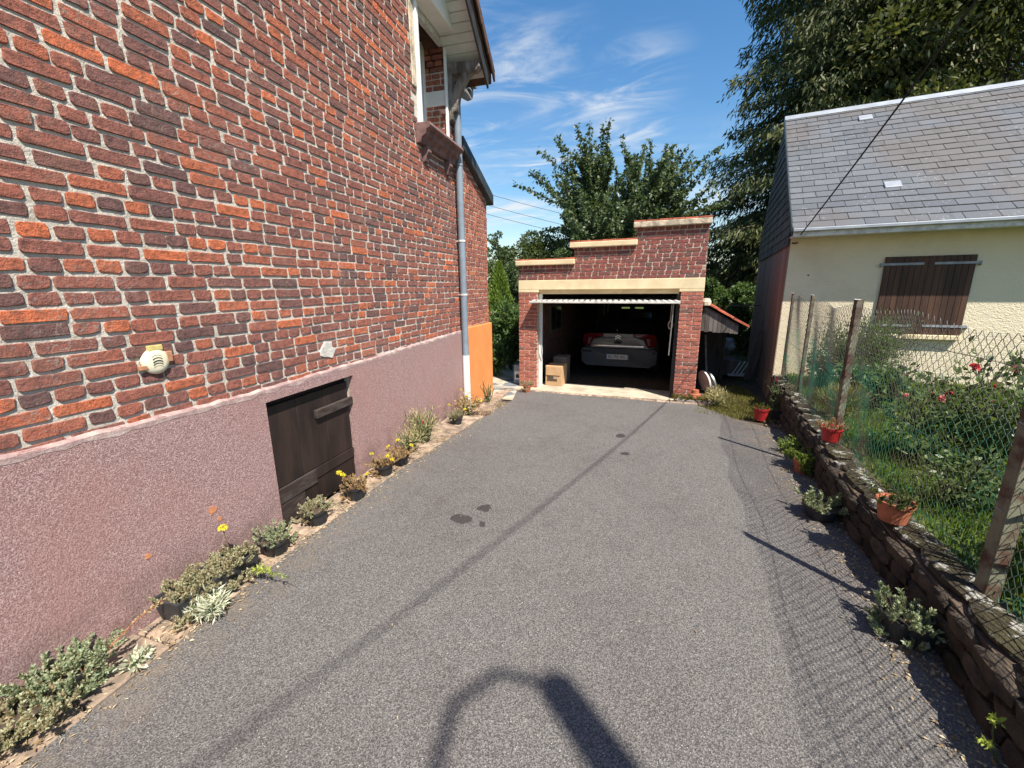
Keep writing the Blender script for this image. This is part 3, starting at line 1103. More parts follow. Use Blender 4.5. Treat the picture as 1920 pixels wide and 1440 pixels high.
while yy > -2.2:
    up = yy > yr
    y2 = yy - .24
    za, zb = roof_z(yy) - (max(0, yy - VERGE_Y) * VSL), roof_z(y2)
    p0 = np.array([XW + OV - .06, yy, (VERGE_Z + (VERGE_Y - yy) * VSL if up else za) + .175])
    p1 = np.array([XW + OV - .06, y2, zb + .20])
    MB().obox(p0, (.14, 0, 0), p1 - p0 + [0, -.03, .0], (0, 0, .035)).build('verge_tile', M_TILE_BROWN, ro, bevel=.008)
    MB().obox(p0 + [.115, 0, -.10], (.025, 0, 0), p1 - p0, (0, 0, .098)).build('verge_tile', M_TILE_BROWN, ro, bevel=.006)
    yy = y2
yy = VERGE_Y
while yy > 1.6:
    y2 = yy - .078
    p0 = np.array([XW - .001, yy, roof_z(yy) - .015])
    p1 = np.array([XW - .001, y2 + .009, roof_z(y2 + .009) - .015])
    MB().obox(p0, (OV, 0, 0), p1 - p0, (0, 0, .014)).build('soffit_board', M_SOFFIT, ro)
    yy = y2
# carved bracket under the verge
by = 5.62
bz = roof_z(by)
br = MB()
br.prism([(XW + .003, by - .05, bz - .72), (XW + .075, by - .05, bz - .70), (XW + .085, by - .05, bz - .10), (XW + .003, by - .05, bz - .06)], (0, .10, 0))
br.prism([(XW + .06, by - .045, bz - .62), (XW + .12, by - .045, bz - .60), (XW + .17, by - .045, bz - .42), (XW + .29, by - .045, bz - .24), (XW + .40, by - .045, bz - .16),
          (XW + .40, by - .045, bz - .09), (XW + .25, by - .045, bz - .12), (XW + .09, by - .045, bz - .34)], (0, .09, 0))
br.prism([(XW + .003, by - .055, bz - .20), (XW + .40, by - .055, bz - .19), (XW + .45, by - .055, bz - .15), (XW + .44, by - .055, bz - .08), (XW + .003, by - .055, bz - .06)], (0, .11, 0))
br.prism([(XW + .20, by - .03, bz - .36), (XW + .24, by - .03, bz - .33), (XW + .33, by - .03, bz - .50)], (0, .06, 0))
brk = br.build('bracket', M_WOODOLD, house, bevel=.012, seg=2)
brk['label'] = 'carved grey weathered timber bracket under the roof verge'

# ---- downpipe
PY_, PXc = 5.72, XW + .075
pipe = MB().tube([(PXc, PY_, .70), (PXc, PY_, 4.13)], .047, 16).build('downpipe', M_GREYPVC, house, smooth=True)
pipe['label'] = 'grey downpipe with a white lower length'
MB().tube([(PXc, PY_, 4.10), (PXc, PY_, 4.155), (PXc + .006, PY_ + .025, 4.19), (PXc + .02, PY_ + .07, 4.205), (PXc + .04, PY_ + .16, 4.21), (PXc + .06, PY_ + .25, 4.215), (PXc + .068, PY_ + .29, 4.235), (PXc + .07, PY_ + .305, 4.27), (PXc + .07, PY_ + .31, 4.36)], .047, 16).build('elbow', M_GREYPVC, pipe, smooth=True)
MB().tube([(PXc, PY_, 4.06), (PXc, PY_, 4.13)], .052, 16).build('collar', M_GREYPVC, pipe, smooth=True)
MB().tube([(PXc, PY_, -.08), (PXc, PY_, .74)], .053, 16).build('lower_pipe', M_WHITE, pipe, smooth=True)
for z in (3.32, 2.35, 1.62):
    MB().tube([(PXc, PY_, z - .012), (PXc, PY_, z + .012)], .053, 16).box((XW, PY_ - .012, z - .01), (PXc - .04, PY_ + .012, z + .01)).build('clamp', M_WHITE_OLD if z < 3 else M_GALV, pipe)
# gutter along the far eave
MB().tube([(XW + .24, VERGE_Y + .215, 4.385), (XW - 2.5, VERGE_Y + .215, 4.385)], .06, 12).build('gutter', M_GREYPVC, house)

# ================================================================== extension with the orange plinth
ext = thing('brick_extension', 'lower red brick extension with bright orange painted plinth behind the downpipe', 'house', (XW - .5, 6.6, -.1))
EX = XW - .02
EY0, EY1 = 5.96, 7.09
ez = lambda y: float(np.interp(y, [5.9, 7.1], [3.63, 3.13]))
MB().prism([(EX - .004, EY0, -.4), (EX - .004, EY1, -.4), (EX - .004, EY1, ez(EY1)), (EX - .004, EY0, ez(EY0))], (-3.2, 0, 0)).build('wall', M_MORTAR_G, ext)
be = bond(EY0, EY1, -.02, 3.62, .0685, .214, .012, random.Random(31), lambda y, z, l: z > 1.05 and z < ez(y) - .03, wav=.001)
lay_bricks(ext, be, (EX, 0, 0), (0, 1, 0), (1, 0, 0), M_BRICK_EXT, 0, .214, .012, .0685, 7, proud=.002)
be2 = bond(-3.15 + EX, EX - .004, 1.1, 3.1, .0685, .214, .012, random.Random(32), lambda y, z, l: z > 1.13, wav=.001)
lay_bricks(ext, be2, (0, EY1, 0), (1, 0, 0), (0, 1, 0), M_BRICK_EXT, 0, .214, .012, .0685, 8, proud=.002)
MB().prism([(EX + .045, EY0 - .02, -.4), (EX + .045, EY1 + .03, -.4), (EX + .045, EY1 + .03, 1.11), (EX + .045, EY0 - .02, 1.125)], (-3.2, 0, 0)).build('orange_plinth', M_ORANGE, ext, bevel=.008)
mb = MB()
mb.prism([(EX + .09, EY0 - .03, ez(EY0) - .02), (EX + .09, EY1 + .12, ez(EY1) - .07), (EX + .09, EY1 + .12, ez(EY1) + .09), (EX + .09, EY0 - .03, ez(EY0) + .14)], (-3.3, 0, 0))
mb.build('roof_edge', M_DARKMETAL, ext, bevel=.005)
# ================================================================== garage
u3, v3 = np.array([*U_G, 0.0]), np.array([*V_G, 0.0])
FL = -.20
GW = 3.19
P1, P2 = .36, 2.85                 # door opening
SOF, BAND = 1.615, 1.835
T1, T2, T3 = 2.10, 2.375, 2.645
S1, S2 = 1.05, 2.10
DEPTH = 6.6
gar = thing('brick_garage', 'red brick garage with stepped parapet and open up-and-over door at the end of the drive', 'garage', gp(1.6, 3, FL))


def gbox(mb, u0, u1, v0, v1, z0, z1):
    return mb.obox(gp(u0, v0, z0), u3 * (u1 - u0), v3 * (v1 - v0), (0, 0, z1 - z0))


mb = MB()
gbox(mb, 0, P1, .004, .34, -.45, SOF)
gbox(mb, P2, GW, .004, .34, -.45, SOF)
gbox(mb, 0, S1, .004, .24, BAND, T1)
gbox(mb, S1, S2, .004, .24, BAND, T2)
gbox(mb, S2, GW, .004, .24, BAND, T3)
mb.build('wall', M_MORTAR_G, gar)
mb = MB()
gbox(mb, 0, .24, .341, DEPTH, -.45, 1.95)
mb.build('side_wall', M_SHADEWALL, gar)
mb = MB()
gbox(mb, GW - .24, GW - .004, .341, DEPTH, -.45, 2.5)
mb.build('side_wall', M_SHADEWALL, gar)
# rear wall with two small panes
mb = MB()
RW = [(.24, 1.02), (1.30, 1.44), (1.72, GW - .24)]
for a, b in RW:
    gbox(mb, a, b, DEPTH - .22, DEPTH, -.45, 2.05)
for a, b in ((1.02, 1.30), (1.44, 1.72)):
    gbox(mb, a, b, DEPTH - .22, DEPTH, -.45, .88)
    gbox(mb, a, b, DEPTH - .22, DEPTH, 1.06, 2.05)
mb.build('rear_wall', M_SHADEWALL, gar)
M_YPANE = NT('translucent_pane')
M_YPANE.done((.75, .80, .55), .25, **{'Transmission Weight': 1.0, 'IOR': 1.1})
for a, b in ((1.02, 1.30), (1.44, 1.72)):
    gbox(MB(), a + .002, b - .002, DEPTH - .12, DEPTH - .112, .882, 1.058).build('window_pane', M_YPANE.m, gar)
# lintel band
mb = MB()
gbox(mb, -.006, GW + .006, -.008, .33, SOF + .05, BAND - .001)
gbox(mb, -.006, P1 + .03, -.008, .33, SOF, SOF + .0495)
gbox(mb, P2 - .03, GW + .006, -.008, .33, SOF, SOF + .0495)
mb.build('lintel', M_CREAM, gar, bevel=.006)
mb = MB()
gbox(mb, P1 + .031, P2 - .031, .06, .24, SOF - .03, SOF + .0495)
mb.build('door_head', simple('pale_timber', (.55, .44, .27), (.45, .35, .2), 6, .8, 0, 0), gar)
# copings with clay tile edges
for (a, b, t) in ((-.04, S1 + .02, T1), (S1 - .07, S2 + .02, T2), (S2 - .05, GW + .03, T3)):
    n = 14
    rr = random.Random(int(t * 100))
    mb = MB()
    gbox(mb, a, b, -.075, .29, t + .0005, t + .088)
    cop = mb.build('coping', M_CREAM_OLD if t == T3 else M_CREAM, gar, bevel=.012, seg=2)
    w = (b - a) / 6
    for i in range(6):
        mb = MB()
        gbox(mb, a + i * w + .004 - .004, a + (i + 1) * w - .004, -.06 + rr.uniform(-.01, .01), .27, t + .0885, t + .106 + rr.uniform(0, .009))
        mb.build('coping_tile', M_TILE_RED, cop, bevel=.006)


def keep_front(u, z, l):
    a, b = u - l / 2, u + l / 2
    if z < SOF - .02:
        return False
    if z < BAND + .015:
        return False
    top = T1 if u < S1 else (T2 if u < S2 else T3)
    return z < top - .02


g1 = []
for (a, b, t) in ((0, GW, T1), (S1, GW, T2), (S2, GW, T3)):
    z0 = {T1: BAND, T2: T1, T3: T2}[t]
    g1 += bond(a, b, z0 + .002, t - .03, (t - z0) / round((t - z0) / .066), .206, .0125, random.Random(int(t * 31)), lambda u, z, l: True, wav=.0015)
lay_bricks(gar, [x for x in g1 if x[1] < (T1 if x[0] < S1 else T2 if x[0] < S2 else T3)], gp(0, 0), u3, -v3, M_BRICK_GAR, 150, .206, .0125, .0665, 12, proud=.003)
g2 = []
for (a, b) in ((0, P1), (P2, GW)):
    nrow = 27
    cs = (SOF + .22) / nrow
    rr = random.Random(int(a * 10) + 3)
    for k in range(nrow):
        z = -.22 + (k + .5) * cs
        cut = .213 if k % 2 == 0 else .105
        jt = .012
        w1, w2 = cut - jt / 2, (b - a) - cut - jt / 2
        if k % 2:
            w1, w2 = .105, (b - a) - .105 - jt
        c1 = a + w1 / 2
        c2 = a + w1 + jt + w2 / 2
        g2.append((c1, z, w1, cs - jt))
        if w2 > .24:
            g2.append((a + w1 + jt + .1, z, .2, cs - jt))
            g2.append((a + w1 + 2 * jt + .2 + (w2 - .2 - jt) / 2, z, w2 - .2 - jt, cs - jt))
        else:
            g2.append((c2, z, w2, cs - jt))
g2 = [g for g in g2 if g[2] > .03]
lay_bricks(gar, g2, gp(0, 0), u3, -v3, M_BRICK_PIL, 150, .206, .012, .068, 13, proud=.003)
# right flank and inner left wall
g3 = bond(.005, 1.6, -.2, T3 - .03, .068, .206, .0125, random.Random(77), lambda v, z, l: z < (T3 if v < .235 else 2.45), wav=.001)
lay_bricks(gar, g3, gp(GW, 0), v3, u3, M_BRICK_GAR, 0, .206, .0125, .068, 14)
g4 = bond(.345, 4.5, -.3, 1.9, .068, .206, .0125, random.Random(78), lambda v, z, l: not (1.2 < v < 2.1 and .72 < z < 1.35), wav=.001)
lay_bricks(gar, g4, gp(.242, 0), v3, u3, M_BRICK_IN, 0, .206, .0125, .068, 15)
iw = gbox(MB(), .243, .262, 1.22, 2.08, .74, 1.33).build('side_window', M_PLANKGREY, gar)
for a, b in ((1.27, 1.63), (1.67, 2.03)):
    gbox(MB(), .263, .266, a, b, .79, 1.28).build('pane', M_GLASS, iw)
# roof behind the parapet, floor slab and threshold
mb = MB()
mb.prism([gp(-.02, .25, 1.955), gp(GW + .01, .25, 2.505), gp(GW + .01, .25, 2.56), gp(-.02, .25, 2.03)], v3 * (DEPTH - .15))
mb.build('roof', simple('roof_sheet', (.06, .055, .05), (.04, .036, .033), 5, .9, 20, .3), gar)
mb = MB()
mb.prism([gp(.02, .0, FL - .1), gp(.02, -.16, FL - .1), gp(.02, -.155, FL - .02), gp(.02, -.02, FL), gp(.02, .55, FL + .004), gp(.02, .55, -.45)], u3 * (GW - .04))
slab = mb.build('floor_slab', M_SLAB, gar)
mb = MB()
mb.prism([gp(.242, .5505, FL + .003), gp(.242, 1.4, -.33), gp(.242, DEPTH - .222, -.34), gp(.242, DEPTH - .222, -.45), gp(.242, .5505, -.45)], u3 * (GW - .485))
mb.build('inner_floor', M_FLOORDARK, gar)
# drain channel across the front with a cast grating
dg = thing('drain_channel', 'rusty slotted drain channel running along the garage threshold', 'drain', gp(1.6, -.25, FL))
gbox(MB(), -.05, GW + .05, -.335, -.165, FL - .12, FL - .045).build('channel', M_RUST, dg)
for i in range(6):
    a = -.05 + i * (GW + .1) / 6
    b = a + (GW + .1) / 6 - .006
    mb = MB()
    gbox(mb, a, b, -.335, -.315, FL - .044, FL - .012)
    gbox(mb, a, b, -.185, -.165, FL - .044, FL - .012)
    x = a
    while x < b - .012:
        gbox(mb, x, x + .014, -.3145, -.1855, FL - .044, FL - .014)
        x += .028
    mb.build('grating', M_RUST, dg)
# up-and-over door: ribbed steel panel slid under the roof, edge showing
dz = 1.475
nu = 96
mb = MB()
vs = []
for j, v in enumerate((-.22, 2.05)):
    for i in range(nu + 1):
        u = P1 - .06 + (P2 - P1 + .06) * i / nu
        zz = dz + .008 * math.sin(i / nu * 2 * math.pi * 26) + (.02 if j else 0)
        vs.append(gp(u, v, zz))
mb.add(vs, [(i, i + 1, nu + 2 + i, nu + 1 + i) for i in range(nu)])
door = mb.build('garage_door', M_WHITE_OLD, gar)
door['label'] = 'ribbed white up-and-over garage door pushed open under the lintel'
gbox(MB(), P1 - .065, P2 + .005, -.235, -.205, dz - .045, dz - .0095).build('door_rim', M_WHITE_OLD, door, bevel=.006)
mb = MB()
gbox(mb, P1 - .06, P1 - .03, -.204, 2.05, dz - .05, dz - .0095)
gbox(mb, P2 - .03, P2, -.204, 2.05, dz - .05, dz - .0095)
mb.build('door_stile', M_WHITE_OLD, door)
for a in (P1 + .002, P2 - .062):
    mb = MB()
    gbox(mb, a, a + .06, .12, .17, FL + .001, SOF - .031)
    mb.build('door_frame', M_WHITE if a < 1 else M_DARKGREY, gar, bevel=.004)
MB().tube([gp(P1 + .08, .10, .35), gp(P1 + .03, -.08, dz - .06)], .009, 6).build('door_arm', M_GALV, door)
MB().tube([gp(P2 - .12, .05, .55), gp(P2 - .10, .0, dz - .05)], .011, 6).build('door_arm', M_GALV, door)

# things in the garage
cb = thing('cardboard_box', 'open torn cardboard box in sunlight just inside the garage door', 'box', gp(.62, .5, FL))
mb = MB()
gbox(mb, .46, .80, .24, .62, FL + .001, FL + .40)
bx = mb.build('carton', M_CARD, cb, bevel=.006)
gbox(MB(), .475, .765, .225, .2385, FL + .215, FL + .385).build('flap', M_CARD, cb, bevel=.003)
gbox(MB(), .50, .70, .2345, .2392, FL + .10, FL + .20).build('torn_opening', simple('box_inside', (.10, .07, .05), (.06, .045, .03), 20, .95, 0, 0), cb)
gbox(MB(), .63, .70, .2295, .2344, FL + .14, FL + .195).build('packed_item', simple('tan_paper', (.38, .28, .18), None, 10, .9, 0, 0), cb)
cb2 = tag(gbox(MB(), .47, .74, .75, 1.10, -.28, .30).build('cardboard_box', simple('grey_carton', (.20, .17, .14), (.15, .12, .1), 5, .9, 0, 0), bevel=.008), 'taller dull grey carton behind the torn box in the garage', 'box')
tubes = thing('fluorescent_lamp', 'pair of unlit white strip lamps hung upright on the rear garage wall', 'lamp', gp(.55, DEPTH - .26, .9))
for k in (0, 1):
    MB().tube([gp(.50 + k * .12, DEPTH - .26, .72), gp(.50 + k * .12, DEPTH - .26, 1.12)], .02, 10).build('lamp_tube', M_WHITE, tubes, smooth=True)
    gbox(MB(), .485 + k * .12, .515 + k * .12, DEPTH - .239, DEPTH - .221, .70, 1.14).build('lamp_batten', M_WHITE_OLD, tubes)
rope = thing('rope_coil', 'pale rope hanging beside the right garage door frame', 'rope', gp(P2 - .2, .9, 1.0))
pts = [gp(P2 - .14 + .035 * math.sin(t), .6 + .0 * t, 1.02 + .07 * math.cos(t)) for t in np.linspace(0, 6.28, 16)]
MB().tube([gp(P2 - .14, .6, 1.46), gp(P2 - .15, .6, 1.09)], .008, 6).tube(pts, .012, 6).build('rope', M_WHITE_OLD, rope)

# ================================================================== car
CU, CV, CZ = 1.58, 2.15, -.335


def cpt(x, y, z):           # x across (right +), y forward from the rear bumper, z up
    return gp(CU + x, CV + y, CZ + z)


M_PAINT = simple('slate_blue_car_paint', (.17, .185, .21), (.15, .165, .19), 2, .25, 0, 0, metal=.35, spec=.5)
M_TRIM = simple('car_black_trim', (.02, .02, .022), None, 5, .5, 0, 0)
M_CHROME = simple('chrome', (.75, .75, .76), None, 5, .12, 0, 0, metal=1.0)
M_LAMP = NT('red_lamp_lens').done((.12, .006, .010), .15, 0, .5)
M_LAMPC = NT('clear_lamp_lens').done((.20, .12, .13), .15, 0, .6)
M_PLATE = simple('plate_white', (.72, .72, .70), (.66, .66, .64), 5, .5, 0, 0)
M_PBLUE = simple('plate_blue', (.02, .07, .30), None, 5, .5, 0, 0)
M_TYRE = simple('tyre_rubber', (.018, .018, .018), (.03, .03, .03), 20, .85, 0, 0)
M_ALLOY = simple('alloy_rim', (.35, .36, .37), None, 5, .35, 0, 0, metal=.8)
car = thing('parked_car', 'grey blue hatchback saloon parked nose in inside the dark garage', 'car', cpt(0, 2.3, 0))
# body loft: half section (x, z) rings along the length
ST = [0.13, .18, .38, .75, 1.2, 2.0, 3.0, 3.7, 4.2, 4.5, 4.62]
HWD = [.74, .81, .865, .885, .89, .895, .89, .885, .86, .76, .62]
TOPZ = [.78, .90, .965, .965, .96, .945, .93, .91, .83, .72, .60]
BOT = [.36, .27, .23, .20, .19, .19, .19, .20, .22, .27, .34]
NS = 20
vs = []
for t, w, zt, zb in zip(ST, HWD, TOPZ, BOT):
    for k in range(NS):
        a = 2 * math.pi * k / NS
        ca, sa = math.cos(a), math.sin(a)
        ex = .38
        x = w * math.copysign(abs(ca) ** ex, ca)
        z = (zt + zb) / 2 + (zt - zb) / 2 * math.copysign(abs(sa) ** .55, sa)
        if sa > 0:
            x *= 1 - .07 * sa
        vs.append(cpt(x, t, z))
fs = [(j * NS + k, j * NS + (k + 1) % NS, (j + 1) * NS + (k + 1) % NS, (j + 1) * NS + k) for j in range(len(ST) - 1) for k in range(NS)]
fs += [tuple(range(NS - 1, -1, -1)), tuple(range((len(ST) - 1) * NS, len(ST) * NS))]
MB().add(vs, [f[::-1] for f in fs]).build('body', M_PAINT, car, smooth=True)
# glasshouse
SG = [.42, .75, 1.15, 1.7, 2.4, 2.95, 3.45]
WG = [.64, .63, .60, .58, .58, .61, .68]
ZG = [.97, 1.12, 1.30, 1.41, 1.43, 1.33, .95]
vs = []
for t, w, zt in zip(SG, WG, ZG):
    vs += [cpt(-w - .10, t, .92), cpt(-w, t, max(zt - .06, .93)), cpt(-w * .6, t, zt), cpt(w * .6, t, zt), cpt(w, t, max(zt - .06, .93)), cpt(w + .10, t, .92)]
fs = [(j * 6 + k, j * 6 + k + 1, j * 6 + k + 7, j * 6 + k + 6) for j in range(len(SG) - 1) for k in range(5)]
MB().add(vs, [f[::-1] for f in fs]).build('glasshouse', M_GLASS, car, smooth=True)
vs = []
for t, w, zt in zip(SG[2:6], WG[2:6], ZG[2:6]):
    vs += [cpt(-w, t, zt - .04), cpt(-w * .6, t, zt + .008), cpt(w * .6, t, zt + .008), cpt(w, t, zt - .04)]
MB().add(vs, [(j * 4 + k + 4, j * 4 + k + 5, j * 4 + k + 1, j * 4 + k) for j in range(3) for k in range(3)]).build('roof_panel', M_PAINT, car, smooth=True)


def rear_panel(name, pts, y0, dep, mat, parent, bevel=.01, curve=.10):
    """plate on the tail, bowed round the corners"""
    P = [cpt(x, y0 + curve * (abs(x) / .8) ** 3, z) for x, z in pts]
    Q = [cpt(x, y0 + curve * (abs(x) / .8) ** 3 + dep, z) for x, z in pts]
    n = len(P)
    m = MB().add(P + Q, [tuple(range(n)), tuple(range(2 * n - 1, n - 1, -1))] + [((i + 1) % n, i, n + i, n + (i + 1) % n) for i in range(n)])
    me = m.mesh(name, mat)
    bm = bmesh.new()
    bm.from_mesh(me)
    bmesh.ops.recalc_face_normals(bm, faces=bm.faces)
    bm.to_mesh(me)
    bm.free()
    return obj(name, me, parent)


boot = []
lidp = [(-.60, .68), (.60, .68), (.62, .74), (.56, .86), (.40, .92), (.33, .93), (.33, 1.0), (-.33, 1.0), (-.33, .93), (-.40, .92), (-.56, .86), (-.62, .74)]
boot = rear_panel('boot_lid', lidp, -.055, .20, M_PAINT, car)
for s in (-1, 1):
    lp = [(s * x, z) for x, z in ((.35, 1.0), (.35, .945), (.43, .93), (.57, .885), (.635, .75), (.645, .70), (.80, .72), (.83, .84), (.79, .97), (.62, 1.0))]
    lam = rear_panel('rear_lamp', lp, -.045, .16, M_LAMP, car)
    rp = [(s * x, z) for x, z in ((.60, .90), (.655, .75), (.70, .745), (.685, .90))]
    rear_panel('reflector', rp, -.052, .01, M_LAMPC, lam)
bump = [(-.86, .60), (-.84, .33), (-.70, .25), (.70, .25), (.84, .33), (.86, .60), (.80, .655), (.4, .67), (-.4, .67), (-.80, .655)]
bp = rear_panel('bumper', bump, -.12, .30, M_PAINT, car, curve=.14)
rear_panel('bumper_strip', [(-.82, .555), (.82, .555), (.82, .60), (-.82, .60)], -.135, .03, M_TRIM, bp, curve=.14)
rear_panel('chrome_strip', [(-.56, .712), (.56, .712), (.56, .738), (-.56, .738)], -.075, .03, M_CHROME, boot)
rear_panel('boot_handle', [(-.075, .775), (.065, .775), (.08, .81), (.05, .83), (-.06, .83), (-.085, .81)], -.088, .04, M_TRIM, boot)
for dz_ in (0, .042):      # double chevron emblem
    mb = MB()
    for s in (-1, 1):
        mb.obox(cpt(0, -.064, .915 + dz_), cpt(s * .062, -.064, .885 + dz_) - cpt(0, -.064, .915 + dz_), (0, 0, .017), v3 * .012)
    mb.build('chevron_emblem', M_CHROME, boot)
# number plate
plate = rear_panel('number_plate', [(-.26, .435), (.26, .435), (.26, .545), (-.26, .545)], -.146, .016, M_PLATE, car, curve=0)
rear_panel('blue_band', [(-.2595, .436), (-.222, .436), (-.222, .544), (-.2595, .544)], -.1485, .002, M_PBLUE, plate, curve=0)
rear_panel('blue_band', [(.226, .436), (.2595, .436), (.2595, .544), (.226, .544)], -.1485, .002, simple('plate_grey_band', (.35, .36, .38), None, 5, .5, 0, 0), plate, curve=0)


def text_mesh(name, txt, size, origin, right, mat, parent, sx=1.0):
    cu = bpy.data.curves.new(name, 'FONT')
    cu.body = txt
    cu.size = size
    cu.extrude = .001
    cu.align_x = 'CENTER'
    cu.align_y = 'CENTER'
    to = bpy.data.objects.new(name, cu)
    COL.objects.link(to)
    bpy.context.view_layer.update()
    me = bpy.data.meshes.new_from_object(to.evaluated_get(bpy.context.evaluated_depsgraph_get()))
    bpy.data.objects.remove(to)
    right = np.asarray(right, float)
    nrm = np.cross(right, [0, 0, 1.0])
    co = np.empty(len(me.vertices) * 3)
    me.vertices.foreach_get('co', co)
    co = co.reshape(-1, 3)
    w = np.asarray(origin)[None] + co[:, :1] * right[None] * sx + co[:, 1:2] * np.array([[0, 0, 1.0]]) + co[:, 2:3] * nrm[None]
    me.vertices.foreach_set('co', w.astype(np.float32).ravel())
    me.materials.clear()
    me.materials.append(mat)
    me.update()
    return obj(name, me, parent)


text_mesh('plate_lettering', 'ES 792 AG', .095, cpt(.002, -.1482, .49), u3, M_TRIM, plate, .92)
for (x, y) in ((-.77, .82), (.77, .82), (-.77, 3.62), (.77, 3.62)):
    w = MB().lathe([(.20, -.1), (.30, -.105), (.325, -.07), (.325, .07), (.30, .105), (.20, .1)], cpt(x, y, .327), 28, (v3, (0, 0, 1), u3)).build('wheel', M_TYRE, car, smooth=True)
    MB().lathe([(.0, -.05), (.06, -.06), (.19, -.07), (.2, -.09), (.2, .09), (.19, .07), (.06, .06), (0, .05)], cpt(x, y, .327), 24, (v3, (0, 0, 1), u3)).build('rim', M_ALLOY, w, smooth=True)
MB().tube([cpt(-.10, .5, 1.02), cpt(-.10, .44, 1.05)], .012, 6).build('washer_nozzle', M_WHITE_OLD, car)

# ================================================================== lean-to shed on the garage flank
lv = .45
shed = thing('lean_to_shed', 'small lean-to with red clay tiles and grey plank gable against the garage', 'shed', gp(3.5, 1.6, -.2))
la, lb = gp(GW + .012, lv), None
q0 = gp(0, lv)
pTL, pBL, pBR, pTR = [PL(*p, q0, U_G) for p in ((1315, 571), (1311, 621), (1384, 626), (1389, 610))]
ul0, ul1 = GW + .012, pBR[0]
npk = 9
for i in range(npk):
    a, b = ul0 + (ul1 - ul0) * i / npk, ul0 + (ul1 - ul0) * (i + 1) / npk - .005
    f = lambda u: pTL[1] + (pTR[1] - pTL[1]) * (u - ul0) / (ul1 - ul0) - .02
    zb = pBL[1] + (pBR[1] - pBL[1]) * (a - ul0) / (ul1 - ul0) + random.Random(i).uniform(-.01, .01)
    MB().prism([gp(a, lv, zb), gp(b, lv, zb), gp(b, lv, f(b)), gp(a, lv, f(a))], v3 * .02).build('plank', M_PLANKGREY, shed)
sl_ = (pTR[1] - pTL[1]) / (ul1 - ul0)
for r in range(3):
    for c in range(9):
        a0 = ul0 + .01 + r * (ul1 + .09 - ul0) / 3
        a1 = a0 + (ul1 + .09 - ul0) / 3 + .05
        z0 = pTL[1] + sl_ * (a0 - ul0) + .035 - r * .004 + .012
        z1 = pTL[1] + sl_ * (a1 - ul0) + .035 + .028 - .012
        v0 = lv - .06 + c * .235
        mb = MB()
        mb.obox(gp(a0, v0, z0 + (.004 if c % 2 else 0)), gp(a1, v0, z1) - gp(a0, v0, z0), v3 * .232, (0, 0, .016))
        mb.obox(gp(a0, v0 + .005, z0 + .0165 + (.004 if c % 2 else 0)), gp(a1, v0, z1) - gp(a0, v0, z0), v3 * .05, (0, 0, .02))
        mb.build('roof_tile', M_TILE_RED, shed, bevel=.005)
MB().prism([gp(ul0, lv + .021, pTL[1] - .02), gp(ul1, lv + .021, pTR[1] - .02), gp(ul1, lv + .021, pTR[1] + .005), gp(ul0, lv + .021, pTL[1] + .005)], v3 * 2.05).build('roof_deck', M_PLANKGREY, shed)
for v in (lv + 2.0,):
    MB().obox(gp(ul1 - .06, v, -.3), u3 * .06, v3 * .06, (0, 0, pTR[1] + .28)).build('post', M_PLANKGREY, shed)
MB().obox(gp(ul0 + .0, lv + 2.07, -.3), u3 * (ul1 - ul0), v3 * .03, (0, 0, 1.3)).build('rear_panel', M_PLANKGREY, shed)
MB().lathe([(.0, .06), (.06, .05), (.09, 0), (.085, -.06)], gp(GW + .06, lv - .02, pTL[1] + .05), 10).build('mortar_fillet', M_CREAM_OLD, shed)

# clutter under and before the lean-to
cl = random.Random(6)
lid_c = G(1316, 733)
for k, (dx, dy, r, lean, m, lab) in enumerate(((0.03, .02, .20, .25, M_WHITE_OLD, 'white dented metal lid leaning against the garage corner'), (.13, .08, .19, .35, M_GALV, 'dull galvanised round lid behind the white lid'))):
    c = lid_c + [dx, dy, r - .01]
    nx = np.array([math.cos(-.35), math.sin(-.35) * -1, lean])
    nx /= np.linalg.norm(nx)
    a = np.cross(nx, [0, 0, 1.0])
    a /= np.linalg.norm(a)
    b = np.cross(a, nx)
    o = MB().lathe([(.0, .02), (r * .3, .018), (r * .85, .008), (r * .97, .022), (r, .018), (r, -.01), (r * .9, -.004)], c, 28, (a, b, nx)).build('metal_lid', m, smooth=True)
    tag(o, lab, 'lid')
for k, (x, y, h, lean, w, m, lab) in enumerate(((1392, 712, 1.05, .22, .16, M_PLANKGREY, 'narrow dark board leaning on the cottage gable'), (1402, 706, 1.25, .16, .26, M_PLANKGREY, 'broad dark board leaning on the cottage gable'),
                                                (1418, 706, 1.15, .10, .045, M_WOODOLD, 'thin grey batten propped upright by the cottage gable'))):
    p = G(x, y)
    o = MB().obox(p, (w * .95, -w * .25, 0), (.02, .03, 0), (lean, .02, h)).build('leaning_board', m, bevel=.004)
    tag(o, lab, 'board')
tag(MB().obox(G(1362, 690) * [1, 1, 0] + [0, 0, 1.22], (.62, .05, .01), (0, .12, 0), (0, 0, .022)).build('shelf_board', M_PLANKGREY, bevel=.003), 'weathered board laid level between lean-to post and cottage gable', 'board')
p = G(1370, 705)
rk = thing('white_slat_rack', 'small white slatted rack lying among the clutter under the lean-to', 'rack', p)
for k in range(3):
    MB().obox(p + [k * .09, k * .03, .02], (.03, 0, 0), (0, .02, 0), (.16, .02, .30)).build('slat', M_WHITE_OLD, rk)
MB().obox(p + [-.05, .0, .0], (.42, 0, 0), (0, .2, 0), (0, 0, .035)).build('base_board', M_WHITE_OLD, rk)
bagm = MB()
bm = bmesh.new()
bmesh.ops.create_icosphere(bm, subdivisions=3, radius=.24)
p = G(1352, 690) + [0, 0, .55]
